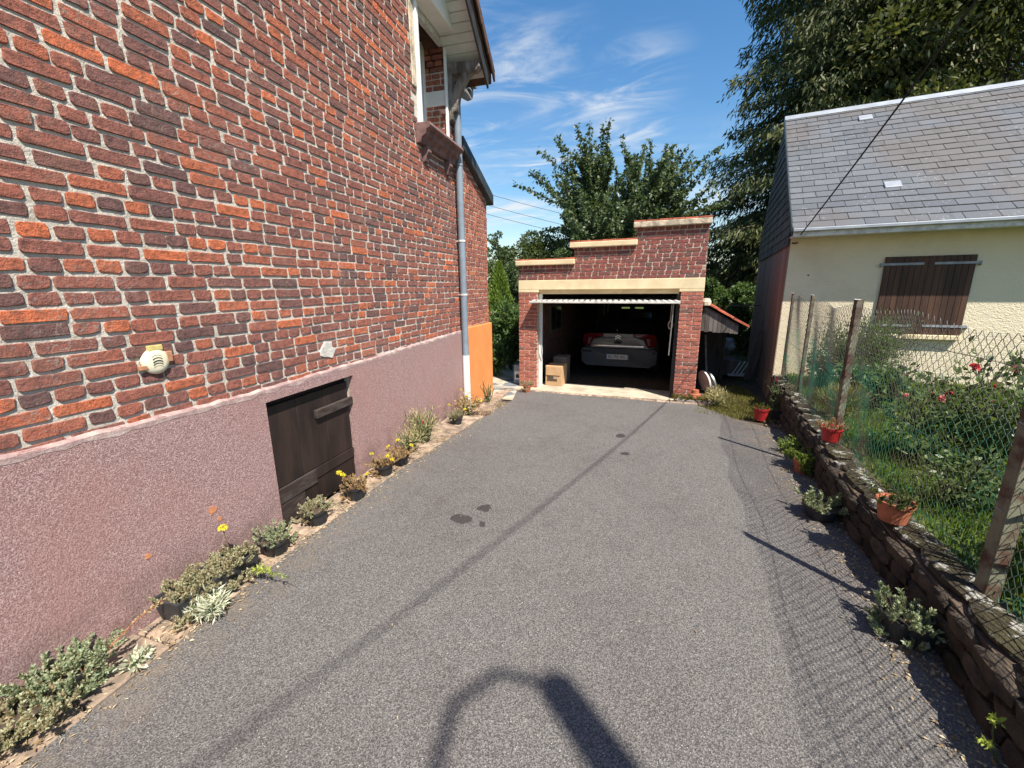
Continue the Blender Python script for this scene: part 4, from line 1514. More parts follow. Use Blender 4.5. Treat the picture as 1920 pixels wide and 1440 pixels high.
for v_ in bm.verts:
    n = Vector((v_.co.x * 7, v_.co.y * 7, v_.co.z * 7))
    from mathutils import noise as mnoise
    v_.co *= 1 + .35 * mnoise.noise(n) + .15 * mnoise.noise(n * 2.7)
    v_.co.x *= 1.25
    v_.co.z *= .8
    v_.co += Vector(p)
me = bpy.data.meshes.new('plastic_sack')
bm.to_mesh(me)
bm.free()
me.materials.append(simple('grey_plastic_film', (.30, .31, .33), (.18, .18, .2), 8, .4, 0, 0))
tag(obj('plastic_sack', me), 'crumpled pale plastic sack heaped under the lean-to', 'sack')
tag(MB().box(G(1335, 700) + [-.25, -.1, -.02], G(1335, 700) + [.55, .45, .33]).build('storage_crate', M_PLANKGREY, bevel=.02), 'low dark wooden crate holding the sack under the lean-to', 'crate')
tag(MB().obox(G(1328, 712) + [-.05, 0, 0], (.04, .02, 0), (.02, .16, 0), (-.10, .02, .95)).build('curved_board', M_WHITE_OLD, bevel=.01), 'grey pale board standing against the garage flank under the lean-to', 'board')
# upturned terracotta pots by the pillar
tp = G(1300, 752)
o = MB().lathe([(.115, 0), (.115, .03), (.105, .035), (.095, .10), (.085, .105), (.085, .13), (.06, .14), (.055, .2), (0, .2)], tp + [.02, .02, -.01], 20).build('terracotta_pot', M_TERRA, smooth=False)
tag(o, 'upturned terracotta pots stacked beside the right garage pillar', 'pot')
# jerrycan in the gap left of the garage
jc = G(960, 712)
jt = thing('jerrycan', 'grey plastic jerrycan with a white label beside the left garage pillar', 'jerrycan', jc)
j0 = gp(-.20, .18, gz(8.1) - .005)
MB().obox(j0, u3 * .19, v3 * .24, (0, 0, .40)).build('can', simple('grey_plastic', (.30, .31, .33), (.25, .26, .28), 6, .5, 0, 0), jt, bevel=.03, seg=3)
MB().obox(j0 + u3 * .03 - v3 * .003 + [0, 0, .10], u3 * .12, v3 * .004, (0, 0, .17)).build('label', M_WHITE, jt)
MB().prism([j0 + u3 * .05 - v3 * .0045 + [0, 0, .13], j0 + u3 * .13 - v3 * .0045 + [0, 0, .13], j0 + u3 * .13 - v3 * .0045 + [0, 0, .19], j0 + u3 * .09 - v3 * .0045 + [0, 0, .225], j0 + u3 * .05 - v3 * .0045 + [0, 0, .19]], v3 * .002).build('emblem', M_DARKGREY, jt)
MB().tube([j0 + u3 * .05 + v3 * .06 + [0, 0, .395], j0 + u3 * .05 + v3 * .06 + [0, 0, .44]], .03, 12).build('cap', M_BLACK, jt)
# ================================================================== cottage on the right
C_C = np.array([2.322, 7.755])
TH = RAD(-9.75)
FD, ND = np.array([math.cos(TH), math.sin(TH)]), np.array([-math.sin(TH), math.cos(TH)])
f3, n3 = np.array([*FD, 0.0]), np.array([*ND, 0.0])
LZ = .27                         # garden level


def hp(a, b, z):
    q = C_C + FD * a + ND * b
    return np.array([q[0], q[1], z])


def hbox(mb, a0, a1, b0, b1, z0, z1):
    return mb.obox(hp(a0, b0, z0), f3 * (a1 - a0), n3 * (b1 - b0), (0, 0, z1 - z0))


CA1 = 8.0
cot = thing('cottage', 'low cream rendered cottage with grey slate roof and brown shutters beyond the fence', 'house', hp(4, 2.7, LZ))
hbox(MB(), .012, CA1, 0, 5.4, -.4, 2.43).build('wall', M_RENDER, cot)
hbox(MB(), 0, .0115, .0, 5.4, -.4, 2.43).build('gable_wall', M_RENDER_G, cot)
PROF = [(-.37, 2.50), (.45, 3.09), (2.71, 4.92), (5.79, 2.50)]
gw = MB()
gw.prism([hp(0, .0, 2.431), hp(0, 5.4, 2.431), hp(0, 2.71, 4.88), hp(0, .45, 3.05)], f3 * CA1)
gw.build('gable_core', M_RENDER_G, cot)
# roof deck
pts = [hp(-.02, b, z) for b, z in PROF] + [hp(-.02, b, z - .06) for b, z in PROF[::-1]]
deck = MB()
for i in range(3):
    (b0, z0), (b1, z1) = PROF[i], PROF[i + 1]
    deck.prism([hp(-.02, b0, z0), hp(-.02, b1, z1), hp(-.02, b1, z1 - .05), hp(-.02, b0, z0 - .05)], f3 * (CA1 + .04))
roofc = deck.build('roof', M_SLATE, cot)
# slates on the front slope
seg = []
s_acc = 0
for i in range(2):
    (b0, z0), (b1, z1) = PROF[i], PROF[i + 1]
    L = math.hypot(b1 - b0, z1 - z0)
    seg.append((s_acc, s_acc + L, b0, z0, b1, z1))
    s_acc += L


def rpt(s):
    for (s0, s1, b0, z0, b1, z1) in seg:
        if s <= s1 + 1e-6:
            t = (s - s0) / (s1 - s0)
            return b0 + (b1 - b0) * t, z0 + (z1 - z0) * t
    (s0, s1, b0, z0, b1, z1) = seg[-1]
    t = (s - s0) / (s1 - s0)
    return b0 + (b1 - b0) * t, z0 + (z1 - z0) * t


ROW, SW = .172, .34
nrow = int(s_acc / ROW)
ROW = s_acc / nrow
rs = random.Random(9)
sl_list = []
for r in range(nrow):
    b0, z0 = rpt(r * ROW)
    b1, z1 = rpt(min((r + 1) * ROW + .02, s_acc))
    a = -.03 + (0 if r % 2 else -SW / 2)
    while a < CA1:
        a0, a1 = max(a, -.03) + .0035, min(a + SW, CA1 + .02) - .0035
        if a1 - a0 > .04:
            q = PR(hp((a0 + a1) / 2, b0, z0))
            vis = 0 < q[0] < 1920 and 0 < q[1] < 1440
            sl_list.append((vis * 1.0 / q[2], r, a0, a1, b0, z0, b1, z1))
        a += SW
sl_list.sort(key=lambda t: -t[0])
rest = MB()
slate_mesh = {}
for i, (sc, r, a0, a1, b0, z0, b1, z1) in enumerate(sl_list):
    lift = .016 + rs.uniform(-.003, .004)
    o = hp(a0, b0 - .006, z0 + lift)
    e1 = f3 * (a1 - a0)
    e2 = hp(a0, b1, z1 + .004) - hp(a0, b0 - .006, z0 + lift)
    if i < 300 and sc > 0:
        mb = MB().obox(o, e1, e2, (0, 0, .007))
        mb.build('slate', M_SLATE, roofc)
    else:
        rest.obox(o, e1, e2, (0, 0, .007))
stuff(rest.build('slates', M_SLATE, roofc))
# ridge and verge flashing
MB().prism([hp(-.035, 2.60, 4.865), hp(-.035, 2.71, 4.965), hp(-.035, 2.82, 4.865), hp(-.035, 2.71, 4.935)], f3 * (CA1 + .07)).build('ridge', M_LEAD, roofc)
vf = MB()
for (b0, z0), (b1, z1) in zip(PROF[:2], PROF[1:3]):
    vf.prism([hp(-.045, b0, z0 - .07), hp(-.045, b1, z1 - .07), hp(-.045, b1, z1 + .035), hp(-.045, b0, z0 + .035)], f3 * .013)
vf.build('verge_strip', M_DARKMETAL, roofc)
# slate cladding of the gable
gs = MB()
z = 2.30
r = 0
while z + .15 < 4.85:
    def blim(zz, front):
        for (b0, z0), (b1, z1) in (zip(PROF[:2], PROF[1:3]) if front else [(PROF[3], PROF[2])]):
            if z0 <= zz <= z1:
                return b0 + (b1 - b0) * (zz - z0) / (z1 - z0)
        return 0.0 if front else 5.4
    lo, hi = max(blim(z + .15, True), -.02 if z < 2.6 else -1), min(blim(z + .15, False), 5.42)
    b = lo - (0 if r % 2 else .15)
    while b < hi:
        c0, c1 = max(b, lo) + .003, min(b + .30, hi) - .003
        if c1 - c0 > .03:
            gs.obox(hp(-.028 + rs.uniform(-.003, .003), c0, z), n3 * (c1 - c0), f3 * .007, f3 * .016 + np.array([0, 0, .168]))
        b += .30
    z += .155
    r += 1
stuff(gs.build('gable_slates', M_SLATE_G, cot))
# eaves: soffit, fascia, gutter
hbox(MB(), -.01, CA1, -.345, -.003, 2.405, 2.425).build('soffit', M_SOFFIT, cot)
fas = hbox(MB(), -.02, CA1 + .02, -.372, -.346, 2.395, 2.495).build('fascia', M_WHITE_OLD, cot, bevel=.004)
hbox(MB(), -.03, CA1 + .03, -.415, -.3725, 2.462, 2.512).build('gutter', M_LEAD, cot, bevel=.01)
# roof vents


def on_roof(x, y):
    (s0, s1, b0, z0, b1, z1) = seg[1]
    nrm = np.cross(f3, hp(0, b1, z1) - hp(0, b0, z0))
    d = ray(x, y)
    t = np.dot(nrm, hp(0, b0, z0) - [0, 0, HCAM]) / np.dot(nrm, d)
    p = d * t
    q = p[:2] - C_C
    return float(np.dot(q, FD)), float(np.dot(q, ND)), float(p[2] + HCAM)


for (x, y) in ((1622, 224), (1673, 350)):
    a, b, z = on_roof(x, y)
    k = (PROF[2][1] - PROF[1][1]) / (PROF[2][0] - PROF[1][0])
    mb = MB().prism([hp(a - .10, b - .07, z - .07 * k + .02), hp(a - .10, b - .075, z - .07 * k + .05), hp(a - .10, b + .06, z + .06 * k + .045), hp(a - .10, b + .07, z + .07 * k + .015)], f3 * .2)
    v_ = mb.build('roof_vent', M_LEAD, roofc, bevel=.006)
    hbox(MB(), a - .14, a + .14, b - .12, b - .118, z - .12 * k + .018, z - .12 * k + .022)
# shuttered window
AL, AR, ZB, ZT = 1.205, 2.172, 1.0, 2.085
mid = (AL + AR) / 2
shw = hbox(MB(), AL, AR, -.004, .0, ZB, ZT).build('window_recess', M_DARKGREY, cot)
for (a0, a1, s) in ((AL, mid - .006, -1), (mid + .006, AR, 1)):
    shu = hbox(MB(), a0 + .02, a1 - .02, -.0145, -.0045, ZB + .02, ZT - .02).build('shutter', M_SHUTTER, cot)
    w = (a1 - a0) / 7
    for i in range(7):
        hbox(MB(), a0 + i * w + .001, a0 + (i + 1) * w - .0015, -.036, -.015, ZB, ZT).build('plank', M_SHUTTER, shu, bevel=.0025)
    for z in (ZT - .12, ZB + .10):
        h0, h1 = (a0 - .04, a1 - .05) if s < 0 else (a0 + .05, a1 + .04)
        hbox(MB(), h0, h1, -.043, -.0365, z, z + .032).build('strap_hinge', M_HINGE, shu)
        hx = h0 - .012 if s < 0 else h1
        hbox(MB(), hx, hx + .012, -.045, -.001, z - .025, z + .035).build('hinge_pin', M_HINGE, shu)
hbox(MB(), mid - .0055, mid + .0055, -.04, -.015, ZB, ZT).build('closing_strip', M_SHUTTER, shw)
hbox(MB(), AL - .02, AR + .0, -.075, -.0005, ZB - .075, ZB - .012).build('window_sill', M_CREAM, cot, bevel=.006)
# cable bracket stain and hook on the corner
MB().tube([hp(.03, -.004, 2.34), hp(.06, -.03, 2.33), hp(.10, -.02, 2.34)], .012, 6).build('cable_hook', M_RUST, cot)
MB().lathe([(0, .012), (.011, .008), (.013, 0)], hp(.30, -.0, 1.85), 8, (f3, (0, 0, 1), -n3)).build('wall_plug', M_BLACK, cot)

# ================================================================== garden, retaining wall, fence
WTH = .24
WH = .30
lawn = sheet('lawn', M_LAWN, lambda y: xwall(y) + .10, 16.0, list(np.arange(-5, 8.6, .4)), 8, 0.0, zf=lambda y: LZ - .015)
struct(lawn)
MB().prism([hp(.05, .3, -.5), hp(14, .3, -.5), hp(14, 7, -.5), hp(.05, 7, -.5)], (0, 0, LZ - .02 + .5)).build('garden_terrace', M_LAWN)
struct(bpy.data.objects['garden_terrace'])

rw = thing('retaining_wall', 'low rubble stone retaining wall with lichened capping under the wire fence', 'wall', (1.6, 3, 0))
core = MB()
ysw = list(np.arange(-3, 7.7, .3))
vs = []
for y in ysw:
    x = xwall(y) + .02
    g = gz(y) - .1
    vs += [(x, y, g), (x, y, WH - .025), (x + WTH - .02, y, WH - .025), (x + WTH - .02, y, g)]
fs = [(i * 4 + k, i * 4 + 4 + k, i * 4 + 4 + (k + 1) % 4, i * 4 + (k + 1) % 4) for i in range(len(ysw) - 1) for k in range(4)]
fs += [(3, 2, 1, 0), tuple(len(vs) - 4 + k for k in range(4))]
core.add(vs, fs).build('core', M_DIRT, rw)
rs = random.Random(14)


def rubble(c, ax, ay, az, seed, jit=.18):
    """rounded stone: 3 x 2 ring lattice, 44 triangles"""
    r = random.Random(seed)
    n = 8
    rings = [(-1, .62), (-.45, 1.0), (.45, 1.0), (1, .60)]
    vs = []
    for x, k in rings:
        for i in range(n):
            w = 2 * math.pi * (i + .5) / n
            cy, cz = math.cos(w), math.sin(w)
            cy, cz = math.copysign(abs(cy) ** .55, cy), math.copysign(abs(cz) ** .55, cz)
            f = 1 + r.uniform(-jit, jit)
            vs.append(np.asarray(c) + ax * x * (1 + r.uniform(-.05, .05)) + ay * k * cy * f + az * k * cz * f)
    fs = [(j * n + i, j * n + (i + 1) % n, (j + 1) * n + (i + 1) % n, (j + 1) * n + i) for j in range(3) for i in range(n)]
    fs += [tuple(range(n - 1, -1, -1)), tuple(range(3 * n, 4 * n))]
    return vs, fs


for row in range(3):
    y = -.4 + row * .05
    while y < 7.3:
        l = rs.uniform(.12, .26) * (1 + .02 * y)
        hh = rs.uniform(.042, .056)
        yc = y + l / 2
        base = gz(yc)
        zt = (WH - .03 - base) / 3
        c = np.array([xwall(yc) + .018 + rs.uniform(-.008, .012), yc, base + zt * (row + .5)])
        t = np.array([xwall(yc + .1) - xwall(yc - .1), .2, 0])
        t /= np.linalg.norm(t)
        nn_ = np.array([t[1], -t[0], 0])
        vs, fs = rubble(c, t * (l / 2 + .002), nn_ * .034, np.array([0, 0, zt * .52 + rs.uniform(-.006, .006)]), rs.randrange(10 ** 6))
        o = MB().add(vs, fs).build('stone', M_STONE, rw, smooth=False)
        y += l + .012
y = -.4
while y < 7.4:
    l = rs.uniform(.22, .42)
    yc = y + l / 2
    t = np.array([xwall(yc + .1) - xwall(yc - .1), .2, 0])
    t /= np.linalg.norm(t)
    nn_ = np.array([t[1], -t[0], 0])
    c = np.array([xwall(yc) + WTH / 2, yc, WH - .005 + rs.uniform(-.006, .008)])
    vs, fs = rubble(c, t * (l / 2 - .002), nn_ * .092, np.array([0, 0, .022]), rs.randrange(10 ** 6), .12)
    MB().add(vs, fs).build('capping_stone', M_CAP, rw)
    y += l + .006

# chain link fence
fence = thing('chain_link_fence', 'green chain link fence on rusty lichened posts along the retaining wall', 'fence', (1.8, 3, WH))
xf = lambda y: xwall(y) + .155
FT = lambda y: 1.50 + .02 * math.sin(y * 2.1) - .02 * math.sin(y * 5.3)
def fence_y(px):           # the place along the fence line that lies in this direction
    yy = np.arange(.8, 7.6, .01)
    return float(yy[np.argmin([abs(PR((xf(q) + .02, q, WH))[0] - px) for q in yy])])


for (px_, rad, mt) in ((1567, .026, M_POST), (1496, .018, M_POST), (1852, .03, M_POST), (1451, .016, M_POST)):
    yb = fence_y(px_)
    base = np.array([xf(yb) + .02, yb, WH - .12])
    zt = 1.58
    b2 = base + [(0.012 if rad < .02 else -.004), .0, 0]
    mb = MB()
    mb.obox(b2 + [-rad, -rad, 0], (rad * 2, 0, 0), (0, .008, 0), (.0, 0, zt - base[2]))
    mb.obox(b2 + [-rad, -rad + .0085, 0], (.008, 0, 0), (0, rad * 2, 0), (.0, 0, zt - base[2]))
    mb.build('post', mt, fence, bevel=.002)
    for z in (.55, .95, 1.40):
        MB().tube([b2 + [-rad - .006, -.01, z], b2 + [-rad - .008, .02, z + .005], b2 + [rad, .03, z]], .0022, 4).build('tie_wire', M_GALV, fence)
w, hh = .031, .031
tW = NT('green_wire')
sz = tW.n('ShaderNodeSeparateXYZ')
tW.t.links.new(tW.pos, sz.inputs[0])
wc = tW.mix(tW.step(tW.noise(2.3, 4, vec=tW.mapv((1, 1, 2.5))), .42, .62), (.035, .13, .09), (.10, .085, .07))
wc = tW.mix(tW.step(sz.outputs[2], .95, 1.25), wc, (.12, .105, .09))
M_WIRE = tW.done(wc, .45, spec=.5)
ny = int((7.45 + 1.2) / w)
K = int((1.50 - WH) / hh) + 1
Vw, Fw = [], []
nb = 0
for i in range(ny):
    s0 = -1.2 + i * w
    P = []
    for k in range(K + 1):
        y = s0 + ((k + i) % 2) * w
        z = WH + .01 + k * hh * (FT(y) - WH) / (1.50 - WH)
        bul = .018 * math.sin(y * 3.1 + z * 2.0) + .010 * math.sin(y * 7.3 - z * 4)
        P.append((xf(y) + bul + (.0022 if (k + i) % 2 else -.0022), y + .004 * math.sin(z * 9 + y), z))
    P = np.array(P)
    T = np.gradient(P, axis=0)
    T /= np.linalg.norm(T, axis=1)[:, None]
    a = np.cross(T, np.array([1.0, 0, 0]))
    a /= np.linalg.norm(a, axis=1)[:, None] + 1e-9
    b = np.cross(a, T)
    rr_ = .0021
    R3 = [P + rr_ * (math.cos(q) * a + math.sin(q) * b) for q in (0, 2.094, 4.189)]
    Vw.append(np.stack(R3, 1).reshape(-1, 3))
    m = len(P)
    for k in range(m - 1):
        for c in range(3):
            c2 = (c + 1) % 3
            Fw.append((nb + k * 3 + c, nb + k * 3 + c2, nb + (k + 1) * 3 + c2, nb + (k + 1) * 3 + c))
    nb += m * 3
stuff(obj('wire_mesh', np_mesh('wire_mesh', np.concatenate(Vw), 4, M_WIRE, np.array(Fw)), fence))
for z in (1.36, .86, .42):
    MB().tube([(xf(y) + .004 + .01 * math.sin(y * 3), y, z + .012 * math.sin(y * 1.7)) for y in np.arange(-1.2, 7.5, .25)], .0022, 4).build('tension_wire', M_WIRE, fence)

# ================================================================== poles and cables
PTOP = np.array([-.23 + .495 * 7.0, 1.485 - .495 * 7.0, 7.0])
pole = thing('street_lamp_pole', 'tall concrete pole with a bent steel arm casting its shadow on the drive', 'pole', (PTOP[0], PTOP[1], 0))
MB().tube([(PTOP[0], PTOP[1], -.3), (PTOP[0], PTOP[1], 7.0)], [.15, .085], 16).build('shaft', M_CONCRETE_POLE, pole, smooth=True)
arm = [np.array([PTOP[0], PTOP[1], 6.6]), np.array([PTOP[0] - .02, PTOP[1] - .02, 7.05]), np.array([PTOP[0] - .16, PTOP[1] - .10, 7.22]), np.array([PTOP[0] - .36, PTOP[1] - .24, 7.10]), np.array([PTOP[0] - .46, PTOP[1] - .42, 6.8])]
MB().tube(arm, .024, 10).build('arm', M_GALV, pole, smooth=True)
MB().lathe([(.0, .04), (.03, .03), (.05, 0), (.05, -.1), (.03, -.12), (0, -.12)], arm[-1] + [0, -.02, -.06], 16).build('lamp_head', M_GALV, pole)

Ca, Cb = hp(.07, -.42, 2.42), np.array([1.6, -10.8, 12.0])
cpts = [Ca * (1 - t) + Cb * t - np.array([0, 0, .8 * 4 * t * (1 - t)]) for t in np.linspace(0, 1, 40)]
pole2 = thing('wooden_pole', 'wooden utility pole carrying the cable to the cottage', 'pole', (Cb[0], Cb[1], 0))
MB().tube([(Cb[0], Cb[1] - .2, -.3), (Cb[0], Cb[1] - .2, Cb[2] + .3)], [.14, .09], 12).build('shaft', M_WOODOLD, pole2)
MB().tube([(Cb[0], Cb[1] - .2, Cb[2]), (Cb[0], Cb[1], Cb[2])], .03, 8).build('insulator', M_WHITE_OLD, pole2)
tag(MB().tube(cpts, .009, 6).build('overhead_cable', M_CABLE), 'black overhead cable running down to the cottage eaves corner', 'cable')
LN_ = ('uppermost', 'middle', 'lowest')
for k, (a, b) in enumerate(((np.array([-14, 26, 9.0]), np.array([3, 34, 5.0])), (np.array([-14, 26, 8.3]), np.array([3, 34, 4.3])), (np.array([-14, 26, 7.7]), np.array([3, 34, 3.8])))):
    tag(MB().tube([a * (1 - t) + b * t - np.array([0, 0, 1.2 * t * (1 - t)]) for t in np.linspace(0, 1, 12)], .012, 4).build('far_power_line', M_CABLE), LN_[k] + ' of three thin dark power lines crossing the sky beyond the extension', 'cable', 'power lines in the distance')
# ================================================================== vegetation
RN = np.random.default_rng(17)


def at(px, Y, z=-.25):      # a place at distance Y down the drive in the direction of this pixel column
    d = ray(px, 540)
    return (float(d[0] * Y / d[1]), Y, z)



def unit(v):
    return v / (np.linalg.norm(v, axis=-1, keepdims=True) + 1e-9)


def leaves(P, D, size, aspect, rng, droop=0.0, fold=.25, jit=.35):
    """rhomb leaves, one quad each; P base points, D growth directions (N,3), returns verts (N*4,3)"""
    n = len(P)
    D = unit(D + rng.normal(0, jit, (n, 3)) + np.array([0, 0, -droop]))
    R = unit(rng.normal(0, 1, (n, 3)))
    S = unit(np.cross(D, R))
    Nn = np.cross(S, D)
    L = (size * rng.uniform(.65, 1.25, n))[:, None]
    W = L * aspect
    a = P
    c = P + D * L
    m = P + D * L * .45 - Nn * W * fold
    return np.stack([a, m + S * W * .5, c, m - S * W * .5], 1).reshape(-1, 3)


def leaf_obj(name, V, mat, parent=None):
    return obj(name, np_mesh(name, V, 4, mat), parent)


def clumps(centers, radii, per, rng, squash=.8):
    n = len(centers)
    k = np.repeat(np.arange(n), per)
    d = unit(rng.normal(0, 1, (len(k), 3)))
    r = rng.uniform(.35, 1.0, len(k)) ** .6
    P = centers[k] + d * (radii[k] * r)[:, None] * [1, 1, squash]
    return P, d


def limb(rng, a, b, n=5, wob=.08):
    L = np.linalg.norm(b - a)
    return [a + (b - a) * t + rng.normal(0, wob * L, 3) * math.sin(math.pi * t) * .6 for t in np.linspace(0, 1, n)]


def broad_tree(name, label, base, height, R, trunk_r, mat, seed, group=None, ncl=70, per=260, size=.16, squash=.9, zlow=.25, cat='tree'):
    rng = np.random.default_rng(seed)
    t = thing(name, label, cat, base, group)
    base = np.asarray(base, float)
    zc = base[2] + height * (zlow + 1) / 2
    ez_ = height * (1 - zlow) / 2
    fork = base + [0, 0, height * .35]
    mb = MB().tube([base - [0, 0, .2], base + [rng.normal(0, .1), rng.normal(0, .1), height * .2], fork], [trunk_r * 1.3, trunk_r, trunk_r * .75], 10)
    cs, rs_ = [], []
    for i in range(ncl):
        d = unit(rng.normal(0, 1, 3))
        rr = rng.uniform(.35, 1.0) ** .5
        c = np.array([base[0], base[1], zc]) + d * rr * np.array([R, R, ez_]) * rng.uniform(.8, 1.08)
        cs.append(c)
        rs_.append(rng.uniform(.16, .32) * R)
        if i % 4 == 0:
            mb.tube(limb(rng, fork, c, 5), [trunk_r * .35, trunk_r * .25, trunk_r * .16, trunk_r * .1, trunk_r * .05], 6)
    mb.build('trunk', M_BARK, t, smooth=True)
    P, d = clumps(np.array(cs), np.array(rs_), per, rng)
    leaf_obj('crown', leaves(P, d * .7 + [0, 0, .15], size, .55, rng, .2), mat, t)
    return t


def conifer(name, label, base, height, R, mat, seed, nbr=420, zlow=.02, group=None):
    """tall conifer with sweeping branches carrying hanging sprays"""
    rng = np.random.default_rng(seed)
    t = thing(name, label, 'tree', base, group)
    base = np.asarray(base, float)
    wood = MB().tube([base - [0, 0, .3], base + [0, 0, height * .5], base + [0, 0, height]], [height * .022, height * .013, .03], 10)
    Pa, Da, Sz = [], [], []
    for i in range(nbr):
        f = zlow + (1 - zlow) * (i / nbr) ** 1.7
        z = base[2] + f * height
        r = R * (1 - f) ** .75 * rng.uniform(.72, 1.1) + .25
        w = i * 2.39996 + rng.normal(0, .2)
        out = np.array([math.cos(w), math.sin(w), 0])
        m = max(6, int(r * 7))
        tt = np.linspace(.12, 1, m)
        drop = -r * .22 * tt ** 1.5 + r * .10 * tt
        pts = np.array([base[0], base[1], z]) + out * (r * tt)[:, None] + np.stack([0 * tt, 0 * tt, drop], 1)
        if i % 3 == 0:
            wood.tube([pts[0], pts[m // 2], pts[-1]], [.05, .03, .01], 4)
        side = np.cross(out, [0, 0, 1.0])
        for j in range(m):
            k = 30
            wd = .16 * r * (1.15 - tt[j]) + .18
            P = pts[j] + side * rng.normal(0, wd, (k, 1)) + rng.normal(0, .07, (k, 3)) + np.array([0, 0, -1]) * np.abs(rng.normal(0, .16, (k, 1)))
            Pa.append(P)
            Da.append(np.tile(out * .55, (k, 1)) + side * rng.normal(0, .45, (k, 1)) + [0, 0, -.75])
    wood.build('trunk', M_BARK, t)
    P, D = np.concatenate(Pa), np.concatenate(Da)
    leaf_obj('crown', leaves(P, D, .21, .24, rng, .15, jit=.4), mat, t)
    return t


# --- tall conifer behind the cottage
conifer('conifer_tree', 'very tall dark conifer with drooping sprays behind the cottage', (6.5, 17.2, -.25), 36, 4.2, L_CONIFER, 5, 620)
conifer('conifer_tree', 'dark conifer standing behind the birch-like tree and cottage roof', (11.5, 22.5, -.25), 36, 4.6, L_CONIFER, 6, 380)
# --- glossy-leaved tree over the cottage ridge
broad_tree('glossy_leaved_tree', 'light glossy-leaved tree rising over the cottage ridge', (9.2, 15.6, -.2), 12.0, 3.9, .22, L_POPLAR, 21, ncl=120, per=260, size=.17, zlow=.22)
broad_tree('glossy_leaved_tree', 'thin-crowned olive tree showing sky gaps at the far end of the ridge', (15.0, 15.5, -.2), 13.5, 4.3, .22, L_POPLAR, 22, ncl=85, per=190, size=.18, zlow=.25)


# --- cherry with long upright shoots behind the garage
def shoot_tree(name, label, base, R, H, mat, seed):
    rng = np.random.default_rng(seed)
    t = thing(name, label, 'tree', base)
    base = np.asarray(base, float)
    fork = base + [0, 0, H * .32]
    mb = MB().tube([base - [0, 0, .2], fork], [.17, .12], 10)
    Pa, Da = [], []
    tips = []
    for i in range(15):
        w = i * 2.4 + rng.normal(0, .2)
        e = rng.uniform(.30, 1.25)
        d = np.array([math.cos(w) * math.cos(e), math.sin(w) * math.cos(e), math.sin(e)])
        L = np.array([R * .9, R * .9, H * .5]) * d
        tips.append(fork + L)
        P = np.array(limb(rng, fork, fork + L, 7, .06))
        mb.tube(P, [.07, .06, .05, .04, .03, .022, .012], 6)
        for j in range(2, 7):
            for s in range(6):
                dd = unit(d * .7 + rng.normal(0, .55, 3) + [0, 0, .55])
                ln = rng.uniform(.5, 1.5) * (1.45 if j > 4 else .9)
                q = P[j] + np.linspace(0, 1, 22)[:, None] * dd * ln + np.linspace(0, 1, 22)[:, None] ** 2 * np.array([0, 0, .12])
                mb.tube([q[0], q[11], q[-1]], [.012, .009, .004], 4)
                k = np.repeat(np.arange(22), 9)
                Pa.append(q[k] + rng.normal(0, .035, (len(k), 3)))
                Da.append(unit(rng.normal(0, 1, (len(k), 3))) + dd * .35 + [0, 0, -.25])
    cs = fork + (np.array(tips) - fork) * rng.uniform(.3, .75, (len(tips), 1))
    P2, d2 = clumps(np.repeat(cs, 2, 0) + rng.normal(0, .3, (len(cs) * 2, 3)), np.full(len(cs) * 2, R * .24), 150, rng)
    Pa.append(P2)
    Da.append(d2)
    mb.build('trunk', M_BARK, t)
    leaf_obj('crown', leaves(np.concatenate(Pa), np.concatenate(Da), .125, .55, rng, .1), mat, t)
    return t


shoot_tree('cherry_tree', 'dark leafy tree with long upright shoots rising behind the garage', at(1150, 15.4), 2.25, 6.8, L_CHERRY, 31)
broad_tree('round_tree', 'dense green bush-like tree low behind the garage coping', at(1100, 14.6), 3.9, 1.35, .1, L_SHRUB, 33, ncl=34, per=240, size=.12, zlow=.1)
broad_tree('round_tree', 'olive rounded tree beyond the thuja in the distance', at(975, 27), 5.4, 2.0, .2, L_ROUND, 34, 'rounded trees in the distance', ncl=46, per=240, size=.19, zlow=.15)
broad_tree('round_tree', 'second olive rounded tree beside the garage parapet in the distance', at(1045, 28), 5.9, 2.1, .2, L_ROUND, 35, 'rounded trees in the distance', ncl=46, per=240, size=.19, zlow=.15)
broad_tree('sparse_tree', 'loose grey-green tree beside the extension corner in the distance', at(932, 25), 5.3, 1.0, .14, L_CHERRY, 36, ncl=34, per=90, size=.15, zlow=.2)
broad_tree('dark_tree', 'dark leafy mass filling the gap between lean-to and cottage', at(1385, 19.0), 3.0, 1.5, .2, L_SHRUB, 37, ncl=50, per=260, size=.17, zlow=.05)
broad_tree('dark_tree', 'deep green hedge tree behind the lean-to roof', at(1362, 14.6), 2.3, .9, .12, L_LAUREL, 38, ncl=36, per=200, size=.12, zlow=.02)
broad_tree('hedge_tree', 'dark background tree behind the gap shrubs', at(955, 18.5), 3.0, 1.8, .2, L_CHERRY, 39, ncl=50, per=240, size=.17, zlow=.03)


def column_tree(name, label, base, H, R, mat, seed, n=9000, size=.10):
    rng = np.random.default_rng(seed)
    t = thing(name, label, 'shrub', base)
    base = np.asarray(base, float)
    MB().tube([base - [0, 0, .1], base + [0, 0, H * .9]], [.06, .015], 8).build('trunk', M_BARK, t)
    f = rng.uniform(0, 1, n)
    rr = R * np.clip(np.minimum((1 - f) * 1.9, .55 + f * 1.4), 0, 1) ** .8
    w = rng.uniform(0, 6.283, n)
    q = rng.uniform(.55, 1.0, n) * (1 + .12 * np.sin(w * 5 + f * 14))
    P = base + np.stack([rr * q * np.cos(w), rr * q * np.sin(w), f * H], 1)
    D = np.stack([np.cos(w) * .5, np.sin(w) * .5, np.full(n, .9)], 1)
    leaf_obj('crown', leaves(P, D, size, .4, rng, 0, jit=.25), mat, t)
    return t


